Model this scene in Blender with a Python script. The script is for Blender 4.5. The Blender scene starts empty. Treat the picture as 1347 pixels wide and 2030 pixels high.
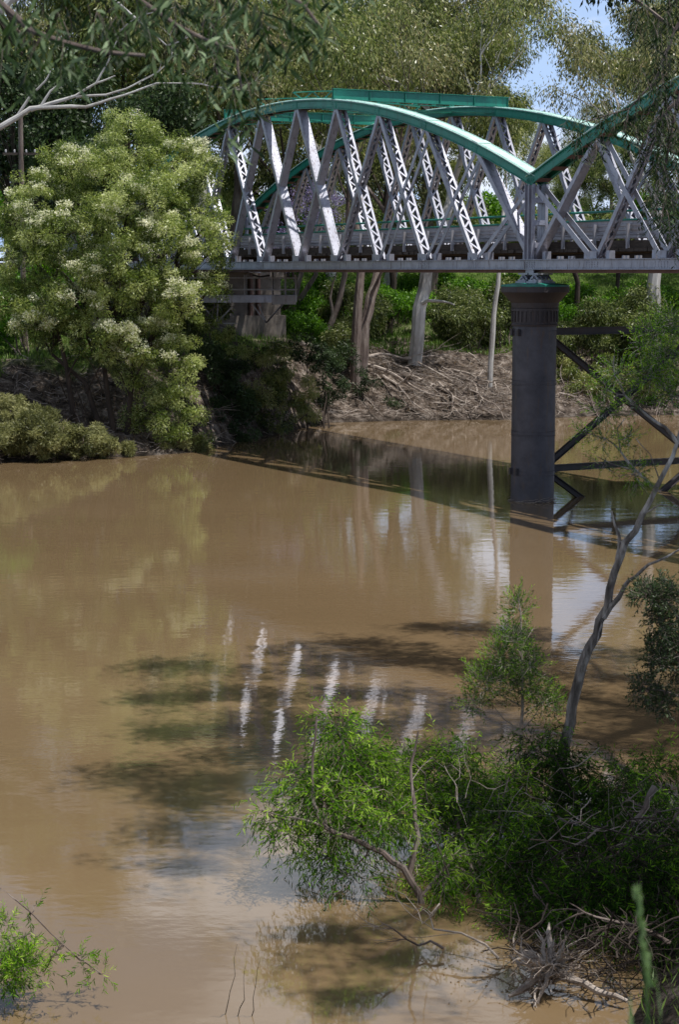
import bpy, math, random
import numpy as np
from mathutils import Vector, Matrix
PI = math.pi
scene = bpy.context.scene
COL = scene.collection

# ------------------------------------------------------------------ camera
FPX = 3600.0; CX, CY = 673.5, 1015.0; HOR = 534.0; CAMZ = 8.4
TH = math.atan((CY-HOR)/FPX)
def ray(px, py):
    dx = (px-CX)/FPX; dy = -(py-CY)/FPX
    return Vector((dx, math.cos(TH)+dy*math.sin(TH), -math.sin(TH)+dy*math.cos(TH)))
def at(px, py, Y):
    r = ray(px, py); return Vector((r.x*Y/r.y, Y, CAMZ+r.z*Y/r.y))
def on(px, py, z=0.0):
    r = ray(px, py); k = (z-CAMZ)/r.z
    return Vector((r.x*k, r.y*k, z))
cam = bpy.data.cameras.new('camera'); cam_o = bpy.data.objects.new('camera', cam); COL.objects.link(cam_o)
cam_o.location = (0, 0, CAMZ); cam_o.rotation_euler = (PI/2-TH, 0, 0)
cam.sensor_fit = 'VERTICAL'; cam.sensor_height = 36; cam.lens = 36*FPX/2030.0
cam.clip_start = 0.1; cam.clip_end = 3000
cam.dof.use_dof = True; cam.dof.focus_distance = 58; cam.dof.aperture_fstop = 6.3
scene.camera = cam_o

# ------------------------------------------------------------------ light
SD = Vector((0.93, -0.37, 0)).normalized(); EL = math.radians(69)
sundir = Vector((SD.x*math.cos(EL), SD.y*math.cos(EL), math.sin(EL)))
sl = bpy.data.lights.new('sun', 'SUN'); sl.energy = 5.0; sl.angle = math.radians(0.53); sl.color = (1, .96, .9)
so = bpy.data.objects.new('sun', sl); COL.objects.link(so)
so.rotation_euler = (-sundir).to_track_quat('-Z', 'Y').to_euler(); so.location = (40, -10, 80)
w = bpy.data.worlds.new('World'); scene.world = w; w.use_nodes = True
nt = w.node_tree; nt.nodes.clear()
def N(nt, t, **k):
    n = nt.nodes.new(t)
    for a, v in k.items(): setattr(n, a, v)
    return n
def ramp(nt, pts, interp='LINEAR'):
    r = nt.nodes.new('ShaderNodeValToRGB'); e = r.color_ramp.elements; r.color_ramp.interpolation = interp
    while len(e) > 1: e.remove(e[-1])
    e[0].position = pts[0][0]; e[0].color = (*pts[0][1], 1)
    for p, c in pts[1:]:
        x = e.new(p); x.color = (*c, 1)
    return r
g3 = lambda v: (v, v, v)
sky = N(nt, 'ShaderNodeTexSky', sky_type='NISHITA', sun_disc=False)
sky.sun_elevation = EL; sky.sun_rotation = math.atan2(SD.x, SD.y); sky.dust_density = 1.0
bg = N(nt, 'ShaderNodeBackground'); bg.inputs['Strength'].default_value = 0.052
ow = N(nt, 'ShaderNodeOutputWorld')
tc = N(nt, 'ShaderNodeTexCoord'); mp = N(nt, 'ShaderNodeMapping'); mp.inputs['Scale'].default_value = (1, 1, 2.6)
ns = N(nt, 'ShaderNodeTexNoise'); ns.inputs['Scale'].default_value = 5.0; ns.inputs['Detail'].default_value = 9; ns.inputs['Roughness'].default_value = .6
cr = ramp(nt, [(.49, g3(0)), (.64, g3(1))])
mx = N(nt, 'ShaderNodeMixRGB'); mx.inputs['Color2'].default_value = (19, 20, 22, 1)
nt.links.new(tc.outputs['Generated'], mp.inputs['Vector']); nt.links.new(mp.outputs['Vector'], ns.inputs['Vector'])
nt.links.new(ns.outputs['Fac'], cr.inputs['Fac']); nt.links.new(cr.outputs['Color'], mx.inputs['Fac'])
sz_ = N(nt, 'ShaderNodeSeparateXYZ'); nt.links.new(tc.outputs['Generated'], sz_.inputs[0])
hz = ramp(nt, [(0, g3(.95)), (.12, g3(.85)), (.36, g3(.25)), (.6, g3(0))]); nt.links.new(sz_.outputs['Z'], hz.inputs['Fac'])
mh = N(nt, 'ShaderNodeMixRGB'); mh.inputs['Color2'].default_value = (10.5, 14.5, 22.0, 1)
nt.links.new(hz.outputs['Color'], mh.inputs['Fac']); nt.links.new(sky.outputs['Color'], mh.inputs['Color1']); nt.links.new(mh.outputs['Color'], mx.inputs['Color1'])
nt.links.new(mx.outputs['Color'], bg.inputs['Color'])
nt.links.new(bg.outputs['Background'], ow.inputs['Surface'])
scene.view_settings.view_transform = 'Standard'; scene.view_settings.look = 'None'; scene.view_settings.exposure = 0
scene.cycles.max_bounces = 6; scene.cycles.transparent_max_bounces = 6
scene.cycles.caustics_reflective = False; scene.cycles.caustics_refractive = False

# ------------------------------------------------------------------ materials
def mat(name):
    m = bpy.data.materials.new(name); m.use_nodes = True
    return m, m.node_tree, m.node_tree.nodes['Principled BSDF']
def noise_mat(name, cols, scale=2.0, rough=.7, bump=.0, bscale=20., stretch=(1, 1, 1), detail=6, spec=.3, dist=.03):
    m, t, b = mat(name)
    tc = N(t, 'ShaderNodeTexCoord'); mp = N(t, 'ShaderNodeMapping'); mp.inputs['Scale'].default_value = stretch
    ge = N(t, 'ShaderNodeNewGeometry')
    t.links.new(ge.outputs['Position'], mp.inputs['Vector'])
    n = N(t, 'ShaderNodeTexNoise'); n.inputs['Scale'].default_value = scale; n.inputs['Detail'].default_value = detail; n.inputs['Roughness'].default_value = .62
    t.links.new(mp.outputs['Vector'], n.inputs['Vector'])
    k = len(cols)
    r = ramp(t, [(.3+.4*i/max(1, k-1), c) for i, c in enumerate(cols)])
    t.links.new(n.outputs['Fac'], r.inputs['Fac']); t.links.new(r.outputs['Color'], b.inputs['Base Color'])
    b.inputs['Roughness'].default_value = rough; b.inputs['Specular IOR Level'].default_value = spec
    if bump:
        n2 = N(t, 'ShaderNodeTexNoise'); n2.inputs['Scale'].default_value = bscale; n2.inputs['Detail'].default_value = 5
        t.links.new(mp.outputs['Vector'], n2.inputs['Vector'])
        bp = N(t, 'ShaderNodeBump'); bp.inputs['Strength'].default_value = bump; bp.inputs['Distance'].default_value = dist
        t.links.new(n2.outputs['Fac'], bp.inputs['Height']); t.links.new(bp.outputs['Normal'], b.inputs['Normal'])
    return m
def leaf_mat(name, cols, trans=.35, rough=.5, spec=.35, tcol=1.6):
    m, t, b = mat(name)
    a = N(t, 'ShaderNodeAttribute', attribute_name='tint')
    oi = N(t, 'ShaderNodeObjectInfo')
    mth = N(t, 'ShaderNodeMath', operation='MULTIPLY_ADD'); mth.inputs[1].default_value = .22; 
    t.links.new(oi.outputs['Random'], mth.inputs[0]); 
    sub = N(t, 'ShaderNodeMath', operation='SUBTRACT'); sub.inputs[1].default_value = .11
    t.links.new(a.outputs['Fac'], mth.inputs[2]); t.links.new(mth.outputs[0], sub.inputs[0])
    r = ramp(t, [(i/max(1, len(cols)-1), c) for i, c in enumerate(cols)])
    t.links.new(sub.outputs[0], r.inputs['Fac'])
    t.links.new(r.outputs['Color'], b.inputs['Base Color'])
    b.inputs['Roughness'].default_value = rough; b.inputs['Specular IOR Level'].default_value = spec
    tr = N(t, 'ShaderNodeBsdfTranslucent'); hs = N(t, 'ShaderNodeHueSaturation'); hs.inputs['Value'].default_value = tcol; hs.inputs['Saturation'].default_value = 1.1
    t.links.new(r.outputs['Color'], hs.inputs['Color']); t.links.new(hs.outputs['Color'], tr.inputs['Color'])
    ms = N(t, 'ShaderNodeMixShader'); ms.inputs[0].default_value = trans
    t.links.new(b.outputs[0], ms.inputs[1]); t.links.new(tr.outputs[0], ms.inputs[2])
    t.links.new(ms.outputs[0], t.nodes['Material Output'].inputs['Surface'])
    return m
def steel_mat(name, base, dark, rust, rough=.5):
    m, t, b = mat(name)
    ge = N(t, 'ShaderNodeNewGeometry')
    n = N(t, 'ShaderNodeTexNoise'); n.inputs['Scale'].default_value = 1.3; n.inputs['Detail'].default_value = 8; n.inputs['Roughness'].default_value = .7
    t.links.new(ge.outputs['Position'], n.inputs['Vector'])
    r = ramp(t, [(.32, dark), (.6, base)])
    t.links.new(n.outputs['Fac'], r.inputs['Fac'])
    mp = N(t, 'ShaderNodeMapping'); mp.inputs['Scale'].default_value = (1, 1, .16)
    t.links.new(ge.outputs['Position'], mp.inputs['Vector'])
    n2 = N(t, 'ShaderNodeTexNoise'); n2.inputs['Scale'].default_value = 7; n2.inputs['Detail'].default_value = 8; n2.inputs['Roughness'].default_value = .7
    t.links.new(mp.outputs['Vector'], n2.inputs['Vector'])
    r2 = ramp(t, [(.55, g3(0)), (.68, g3(.85))])
    t.links.new(n2.outputs['Fac'], r2.inputs['Fac'])
    mx = N(t, 'ShaderNodeMixRGB'); mx.inputs['Color2'].default_value = (*rust, 1)
    t.links.new(r2.outputs['Color'], mx.inputs['Fac']); t.links.new(r.outputs['Color'], mx.inputs['Color1'])
    t.links.new(mx.outputs['Color'], b.inputs['Base Color'])
    b.inputs['Roughness'].default_value = rough; b.inputs['Specular IOR Level'].default_value = .5
    bp = N(t, 'ShaderNodeBump'); bp.inputs['Strength'].default_value = .15; bp.inputs['Distance'].default_value = .01
    t.links.new(n2.outputs['Fac'], bp.inputs['Height']); t.links.new(bp.outputs['Normal'], b.inputs['Normal'])
    return m
M = {}
M['steel'] = steel_mat('grey steel paint', (.42, .43, .50), (.27, .275, .33), (.13, .10, .09), .42)
M['steeldark'] = steel_mat('dark weathered steel', (.055, .05, .055), (.03, .028, .03), (.06, .035, .025), .6)
M['steel'].node_tree.nodes['Principled BSDF'].inputs['Metallic'].default_value = .42
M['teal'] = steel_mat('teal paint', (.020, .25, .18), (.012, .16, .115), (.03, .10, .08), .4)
M['tealtop'] = steel_mat('sunlit teal paint', (.66, .84, .78), (.48, .72, .64), (.3, .5, .42), .32)  # sun glare on the chord's top plate, put into the teal's colour
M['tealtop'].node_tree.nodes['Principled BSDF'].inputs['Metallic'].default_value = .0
M['rustbeam'] = steel_mat('red oxide steel', (.16, .09, .075), (.10, .06, .05), (.07, .04, .03), .7)
M['galv'] = steel_mat('galvanised steel', (.40, .40, .44), (.26, .26, .29), (.22, .19, .17), .35)
M['pier'] = steel_mat('pier iron', (.085, .085, .105), (.04, .04, .052), (.11, .075, .055), .5)
M['piercap'] = steel_mat('pier cap iron', (.055, .048, .052), (.032, .028, .032), (.07, .045, .038), .6)
t = M['pier'].node_tree; b = t.nodes['Principled BSDF']; lk = b.inputs['Base Color'].links[0].from_socket
ge = N(t, 'ShaderNodeNewGeometry'); sx = N(t, 'ShaderNodeSeparateXYZ'); t.links.new(ge.outputs['Position'], sx.inputs[0])
nz = N(t, 'ShaderNodeTexNoise'); nz.inputs['Scale'].default_value = 4; nz.inputs['Detail'].default_value = 6; t.links.new(ge.outputs['Position'], nz.inputs['Vector'])
ad = N(t, 'ShaderNodeMath', operation='MULTIPLY_ADD'); ad.inputs[1].default_value = 1.2; t.links.new(nz.outputs['Fac'], ad.inputs[0]); t.links.new(sx.outputs['Z'], ad.inputs[2])
rr_ = ramp(t, [(0, g3(.5)), (.30, g3(.45)), (.37, g3(.12)), (.75, g3(0))]); mz = N(t, 'ShaderNodeMath', operation='MULTIPLY'); mz.inputs[1].default_value = .45; t.links.new(ad.outputs[0], mz.inputs[0]); t.links.new(mz.outputs[0], rr_.inputs['Fac'])
mm = N(t, 'ShaderNodeMixRGB'); mm.inputs['Color2'].default_value = (.13, .10, .075, 1); t.links.new(rr_.outputs['Color'], mm.inputs['Fac']); t.links.new(lk, mm.inputs['Color1']); t.links.new(mm.outputs['Color'], b.inputs['Base Color'])
M['timber'] = noise_mat('deck timber', [(.045, .035, .03), (.10, .08, .065)], 3, .85, .4, 25, (1, 1, 6))
M['concrete'] = noise_mat('stained concrete', [(.09, .078, .07), (.18, .155, .135), (.27, .24, .215)], .9, .85, .3, 12)
M['gumbark'] = noise_mat('pale gum bark', [(.22, .20, .18), (.46, .45, .43), (.66, .66, .65)], 1.2, .8, .3, 9, (1, 1, .35))
M['greybark'] = noise_mat('grey bark', [(.07, .05, .045), (.16, .125, .11), (.30, .26, .23)], 3.0, .9, .8, 14, (1, 1, .22))
M['darkbark'] = noise_mat('dark bark', [(.025, .02, .016), (.07, .052, .042)], 2.5, .9, .6, 14, (1, 1, .3))
M['deadwood'] = noise_mat('dead wood', [(.16, .12, .10), (.34, .29, .25), (.50, .44, .39)], 4, .9, .6, 30, (1, 1, 1))
M['snagbark'] = noise_mat('weathered bark', [(.04, .032, .028), (.24, .21, .19), (.66, .62, .58)], 6, .9, .9, 22, (1, 1, .25), dist=.05)
M['l_gum'] = leaf_mat('gum leaves', [(.018, .032, .008), (.10, .14, .03), (.28, .32, .10), (.48, .46, .22)], .4, .38, .6)
M['l_gum2'] = leaf_mat('olive gum leaves', [(.02, .03, .010), (.12, .145, .05), (.33, .34, .15), (.44, .36, .20)], .4, .38, .6)
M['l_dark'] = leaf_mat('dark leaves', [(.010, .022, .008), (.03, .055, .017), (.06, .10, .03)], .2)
M['l_myr'] = leaf_mat('paperbark leaves', [(.025, .045, .008), (.13, .19, .035), (.37, .43, .125), (.60, .64, .32)], .4, .38, .6)
M['l_cream'] = leaf_mat('cream blossom', [(.50, .52, .32), (.72, .72, .50), (.88, .87, .70)], .3, .8)
M['l_grey'] = leaf_mat('grey green leaves', [(.06, .07, .025), (.20, .21, .08), (.36, .36, .17)], .35)
M['l_green'] = leaf_mat('fresh green leaves', [(.02, .06, .008), (.09, .21, .02), (.22, .40, .05)], .42)
M['l_willow'] = leaf_mat('willow leaves', [(.010, .03, .004), (.05, .14, .008), (.20, .40, .025), (.46, .64, .10)], .45, .6, .15)
M['l_near'] = leaf_mat('near gum leaves', [(.006, .016, .004), (.018, .038, .010), (.05, .09, .025), (.22, .30, .16)], .25, .55, .25)
M['l_stalk'] = leaf_mat('pale grass stalk', [(.16, .24, .09), (.30, .42, .18)], .4)
M['l_shrub'] = leaf_mat('olive shrub leaves', [(.012, .024, .006), (.06, .09, .02), (.17, .21, .06), (.32, .34, .14)], .35, .42, .5)
M['l_purple'] = leaf_mat('jacaranda blossom', [(.30, .25, .45), (.48, .42, .66)], .35, .8)
M['l_grass'] = leaf_mat('grass blades', [(.03, .07, .01), (.10, .19, .03), (.22, .30, .08)], .35)
M['l_dry'] = leaf_mat('dry leaves', [(.14, .09, .05), (.26, .18, .10), (.34, .27, .18)], .25, .8)

# ------------------------------------------------------------------ mesh helpers
class MB:
    def __init__(s): s.v = []; s.f = []
    def quad(s, a, b, c, d):
        n = len(s.v); s.v += [tuple(a), tuple(b), tuple(c), tuple(d)]; s.f.append((n, n+1, n+2, n+3))
    def box(s, c, ax, ay, az):      # centre and half-axis vectors
        c, ax, ay, az = Vector(c), Vector(ax), Vector(ay), Vector(az); n = len(s.v)
        for i in (-1, 1):
            for j in (-1, 1):
                for k in (-1, 1): s.v.append(tuple(c+ax*i+ay*j+az*k))
        for q in ((0, 1, 3, 2), (4, 6, 7, 5), (0, 4, 5, 1), (2, 3, 7, 6), (0, 2, 6, 4), (1, 5, 7, 3)): s.f.append(tuple(n+i for i in q))
    def beam(s, p, q, side, hw, hh):   # box from p to q, half width along side, half height perpendicular
        p, q = Vector(p), Vector(q); d = (q-p); L = d.length; d.normalize()
        sd = Vector(side); sd = (sd-d*sd.dot(d)).normalized(); up = sd.cross(d)
        s.box((p+q)/2, d*L/2, sd*hw, up*hh)
    def tube(s, pts, rad, n=6, cap=True):
        pts = [Vector(p) for p in pts]
        if not hasattr(rad, '__len__'): rad = [rad]*len(pts)
        base = len(s.v); prev = None
        for i, p in enumerate(pts):
            d = (pts[min(i+1, len(pts)-1)]-pts[max(i-1, 0)])
            if d.length < 1e-6: d = Vector((0, 0, 1))
            d.normalize()
            if prev is None:
                a = d.orthogonal().normalized()
            else:
                a = prev-d*prev.dot(d)
                a = a.normalized() if a.length > 1e-6 else d.orthogonal().normalized()
            prev = a; b = d.cross(a)
            for k in range(n):
                t = 2*PI*k/n; s.v.append(tuple(p+(a*math.cos(t)+b*math.sin(t))*rad[i]))
        for i in range(len(pts)-1):
            for k in range(n):
                o = base+i*n; s.f.append((o+k, o+(k+1) % n, o+n+(k+1) % n, o+n+k))
        if cap and n > 2:
            s.f.append(tuple(base+k for k in reversed(range(n)))); o = base+(len(pts)-1)*n; s.f.append(tuple(o+k for k in range(n)))
    def lathe(s, c, prof, n=40):
        base = len(s.v); c = Vector(c)
        for r, z in prof:
            for k in range(n):
                t = 2*PI*k/n; s.v.append((c.x+r*math.cos(t), c.y+r*math.sin(t), c.z+z))
        for i in range(len(prof)-1):
            for k in range(n):
                o = base+i*n; s.f.append((o+k, o+(k+1) % n, o+n+(k+1) % n, o+n+k))
        s.f.append(tuple(base+k for k in reversed(range(n)))); o = base+(len(prof)-1)*n; s.f.append(tuple(o+k for k in range(n)))
    def build(s, name, m, parent=None, smooth=False):
        me = bpy.data.meshes.new(name); off = parent_world(parent)
        me.from_pydata([(a-off[0], b-off[1], c-off[2]) for a, b, c in s.v], [], s.f)
        return finish(name, me, m, parent, smooth)
def parent_world(p):
    o = [0, 0, 0]
    while p is not None:
        for i in range(3): o[i] += p.location[i]
        p = p.parent
    return o
def finish(name, me, m, parent, smooth=False):
    me.materials.append(m)
    if smooth:
        me.polygons.foreach_set('use_smooth', [True]*len(me.polygons)); me.set_sharp_from_angle(angle=math.radians(38))
    me.update()
    o = bpy.data.objects.new(name, me); COL.objects.link(o)
    if parent is not None: o.parent = parent
    return o
def tag(o, label=None, cat=None, group=None, kind=None):
    if label: o['label'] = label
    if cat: o['category'] = cat
    if group: o['group'] = group
    if kind: o['kind'] = kind
    return o
def thing(name, label, cat, loc=(0, 0, 0), group=None):
    o = bpy.data.objects.new(name, None); COL.objects.link(o); o.location = loc; o.empty_display_size = .3
    return tag(o, label, cat, group)
def unit(a): return a/np.maximum(np.linalg.norm(a, axis=1, keepdims=True), 1e-9)
class Leaves:
    def __init__(s, seed): s.rng = np.random.default_rng(seed); s.P = []; s.D = []; s.L = []; s.W = []; s.T = []
    def clump(s, c, rad, n, L, W, droop=.5, tint=None, flat=.8, out=.3, shell=0., jit=.35, tv=.35):
        r = s.rng; c = np.array(c, float); rad = np.array(rad, float)*np.ones(3)*np.array([1, 1, flat])
        g = unit(r.normal(size=(n, 3))); rr = r.random((n, 1))**(1/3.)
        rr = shell+(1-shell)*rr
        p = c+g*rr*rad
        d = unit(r.normal(size=(n, 3)))*(1-droop)+np.array([0, 0, -1])*droop+g*out
        t = r.random() if tint is None else tint
        s.P.append(p); s.D.append(unit(d)); s.L.append(L*(1+jit*r.uniform(-1, 1, n))); s.W.append(W*(1+jit*r.uniform(-1, 1, n)))
        s.T.append(np.clip(t+tv*r.uniform(-1, 1, n), 0, 1))
    def put(s, p, d, L, W, t):
        s.P.append(np.array(p, float).reshape(-1, 3)); s.D.append(unit(np.array(d, float).reshape(-1, 3)))
        n = len(s.P[-1]); s.L.append(np.ones(n)*L); s.W.append(np.ones(n)*W); s.T.append(np.ones(n)*t)
    def build(s, name, m, parent=None, fine=False, curve=.15):
        P = np.concatenate(s.P); D = np.concatenate(s.D); L = np.concatenate(s.L)[:, None]; W = np.concatenate(s.W)[:, None]; T = np.concatenate(s.T)
        P = P-np.array(parent_world(parent))
        n = len(P); R = unit(np.cross(D, unit(s.rng.normal(size=(n, 3))))); Nn = np.cross(D, R)
        if not fine:
            V = np.stack([P, P+D*L*.5+R*W*.5+Nn*L*curve*.5, P+D*L, P+D*L*.5-R*W*.5+Nn*L*curve*.5], 1).reshape(-1, 3); k = 4
            F = np.arange(n*4).reshape(n, 4); FT = T
        else:
            a = P; b1 = P+D*L*.25+R*W*.42+Nn*L*curve*.5; b2 = P+D*L*.25-R*W*.42+Nn*L*curve*.5
            c1 = P+D*L*.62+R*W*.4+Nn*L*curve; c2 = P+D*L*.62-R*W*.4+Nn*L*curve; e = P+D*L+Nn*L*curve*.3
            V = np.stack([a, b1, b2, c1, c2, e], 1).reshape(-1, 3)
            o = np.arange(n)[:, None]*6
            F = np.concatenate([np.hstack([o, o+1, o+3, o+2])[:, :], np.hstack([o+2, o+3, o+3, o+4])*0+np.hstack([o+2, o+3, o+4, o+4])], 0)
            tri1 = np.hstack([o, o+1, o+2]); q = np.hstack([o+1, o+3, o+4, o+2]); tri2 = np.hstack([o+3, o+5, o+4])
        me = bpy.data.meshes.new(name)
        me.vertices.add(len(V)); me.vertices.foreach_set('co', V.astype(np.float32).ravel())
        if not fine:
            me.loops.add(n*4); me.loops.foreach_set('vertex_index', F.ravel().astype(np.int32))
            me.polygons.add(n); me.polygons.foreach_set('loop_start', (np.arange(n)*4).astype(np.int32))
        else:
            lv = np.hstack([tri1, q, tri2]).ravel(); me.loops.add(n*10); me.loops.foreach_set('vertex_index', lv.astype(np.int32))
            ls = (np.arange(n)[:, None]*10+np.array([0, 3, 7])[None]).ravel(); me.polygons.add(n*3); me.polygons.foreach_set('loop_start', ls.astype(np.int32))
            FT = np.repeat(T, 3)
        me.update(calc_edges=True); me.validate()
        at_ = me.attributes.new('tint', 'FLOAT', 'FACE')
        if len(at_.data) == len(FT): at_.data.foreach_set('value', FT.astype(np.float32))
        return finish(name, me, m, parent)
def rv(rng): return Vector((rng.gauss(0, 1), rng.gauss(0, 1), rng.gauss(0, 1))).normalized()
def wob(rng, p, q, n, amp, sag=0.):
    p, q = Vector(p), Vector(q); L = (q-p).length; out = []
    o1, o2 = rv(rng), rv(rng); f1, f2 = rng.uniform(2, 4), rng.uniform(5, 9)
    for i in range(n+1):
        t = i/n; e = math.sin(PI*t)
        out.append(p.lerp(q, t)+(o1*math.sin(f1*t*2)+o2*.45*math.sin(f2*t*2))*amp*L*e+Vector((0, 0, sag*L*e)))
    return out
def grow(rng, mb, p, d, L, r, depth, tips, spread=.55, up=.12, kids=(2, 3), sides=5, shrink=.72, jit=.22, nodes=None):
    pts = [Vector(p)]; rad = [r]; d = Vector(d).normalized(); seg = 4
    for i in range(seg):
        d = (d+rv(rng)*jit+Vector((0, 0, up))).normalized(); pts.append(pts[-1]+d*L/seg); rad.append(r*(1-.42*(i+1)/seg) if depth > 0 else r*(1-.8*(i+1)/seg))
    mb.tube(pts, rad, sides)
    if depth <= 0: tips.append((pts[-1].copy(), d.copy())); tips.append((pts[2].copy(), d.copy())); return
    for k in range(rng.randint(*kids)):
        nd = (d+rv(rng)*spread*1.3).normalized()
        grow(rng, mb, pts[-1], nd, L*shrink*rng.uniform(.75, 1.15), rad[-1]*.85, depth-1, tips, spread, up, kids, max(3, sides-1), shrink, jit)
    if rng.random() < .75:
        grow(rng, mb, pts[2], (d+rv(rng)*spread*1.6).normalized(), L*shrink*.7, r*.4, max(0, depth-2), tips, spread, up, kids, max(3, sides-2), shrink, jit)

# ------------------------------------------------------------------ bridge frame
FP = FPX/math.cos(TH)
A = Vector(((-1200-CX)/FP, 1, 0)).normalized(); C = Vector((A.y, -A.x, 0))
front = on(1056, 997); d0 = Vector((front.x, front.y, 0)).normalized()
PR = 43.5/FPX*front.length; P0 = front+d0*PR; P0.z = 0
Y0 = P0.y; PAN = .0519*Y0/A.y; NP = 11; SPAN = NP*PAN
kx = (1414-CX)/FP       # far pier: (P0+W C).x = kx*(P0+W C).y
W = (kx*P0.y-P0.x)/(C.x-kx*C.y)
def B(t, wv, z): return P0+A*t+C*wv+Vector((0, 0, z))
ZE = at(1058, 357, Y0).z; 
YM = Y0+SPAN/2*A.y
ZM = at(553, 214, YM).z
ZB0 = at(1058, 541, Y0).z; ZB1 = at(1058, 514, Y0).z

UP = Vector((0, 0, 1))
def ztop(u): return ZM-(ZM-ZE)*u*u
def rivets(mb, p, q, nrm, side, step=.16, r=.018):
    p, q = Vector(p), Vector(q); L = (q-p).length; n = max(1, int(L/step)); d = (q-p).normalized()
    for i in range(n):
        c = p+(q-p)*((i+.5)/n); mb.box(c, d*r, Vector(side)*r, Vector(nrm)*r*.9)
def member(root, p, q, kind, name, hw=.20, dep=.10):
    """two side plates spaced across the bridge; solid / lattice / bars between them"""
    p, q = Vector(p), Vector(q); d = (q-p).normalized(); nrm = C.cross(d).normalized()
    mb = MB()
    for s in (-1, 1):
        mb.beam(p+C*s*hw, q+C*s*hw, C, .014, dep)
        if kind != 'bars':
            for e in (-1, 1): mb.beam(p+C*s*(hw-.045)+nrm*e*(dep-.012), q+C*s*(hw-.045)+nrm*e*(dep-.012), C, .045, .010)
    if kind == 'solid':
        for e in (-1, 1): mb.beam(p+nrm*e*(dep+.006), q+nrm*e*(dep+.006), C, hw-.01, .007)
        for s in (-1, 1):
            rivets(mb, p+C*s*(hw-.05)+nrm*(dep+.015), q+C*s*(hw-.05)+nrm*(dep+.015), nrm, C, .2)
            rivets(mb, p+C*s*(hw-.05)-nrm*(dep+.015), q+C*s*(hw-.05)-nrm*(dep+.015), nrm, C, .2)
    if kind == 'lattice':
        L = (q-p).length; k = int(L/.34)
        for e in (-1, 1):
            for i in range(k):
                a = p+d*L*i/k+C*(hw-.03)*(1 if i % 2 else -1)+nrm*e*(dep+.004)
                b = p+d*L*(i+1)/k+C*(hw-.03)*(-1 if i % 2 else 1)+nrm*e*(dep+.004)
                mb.beam(a, b, d, .035, .006)
    return mb.build(name, M['steel'], root)
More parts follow.
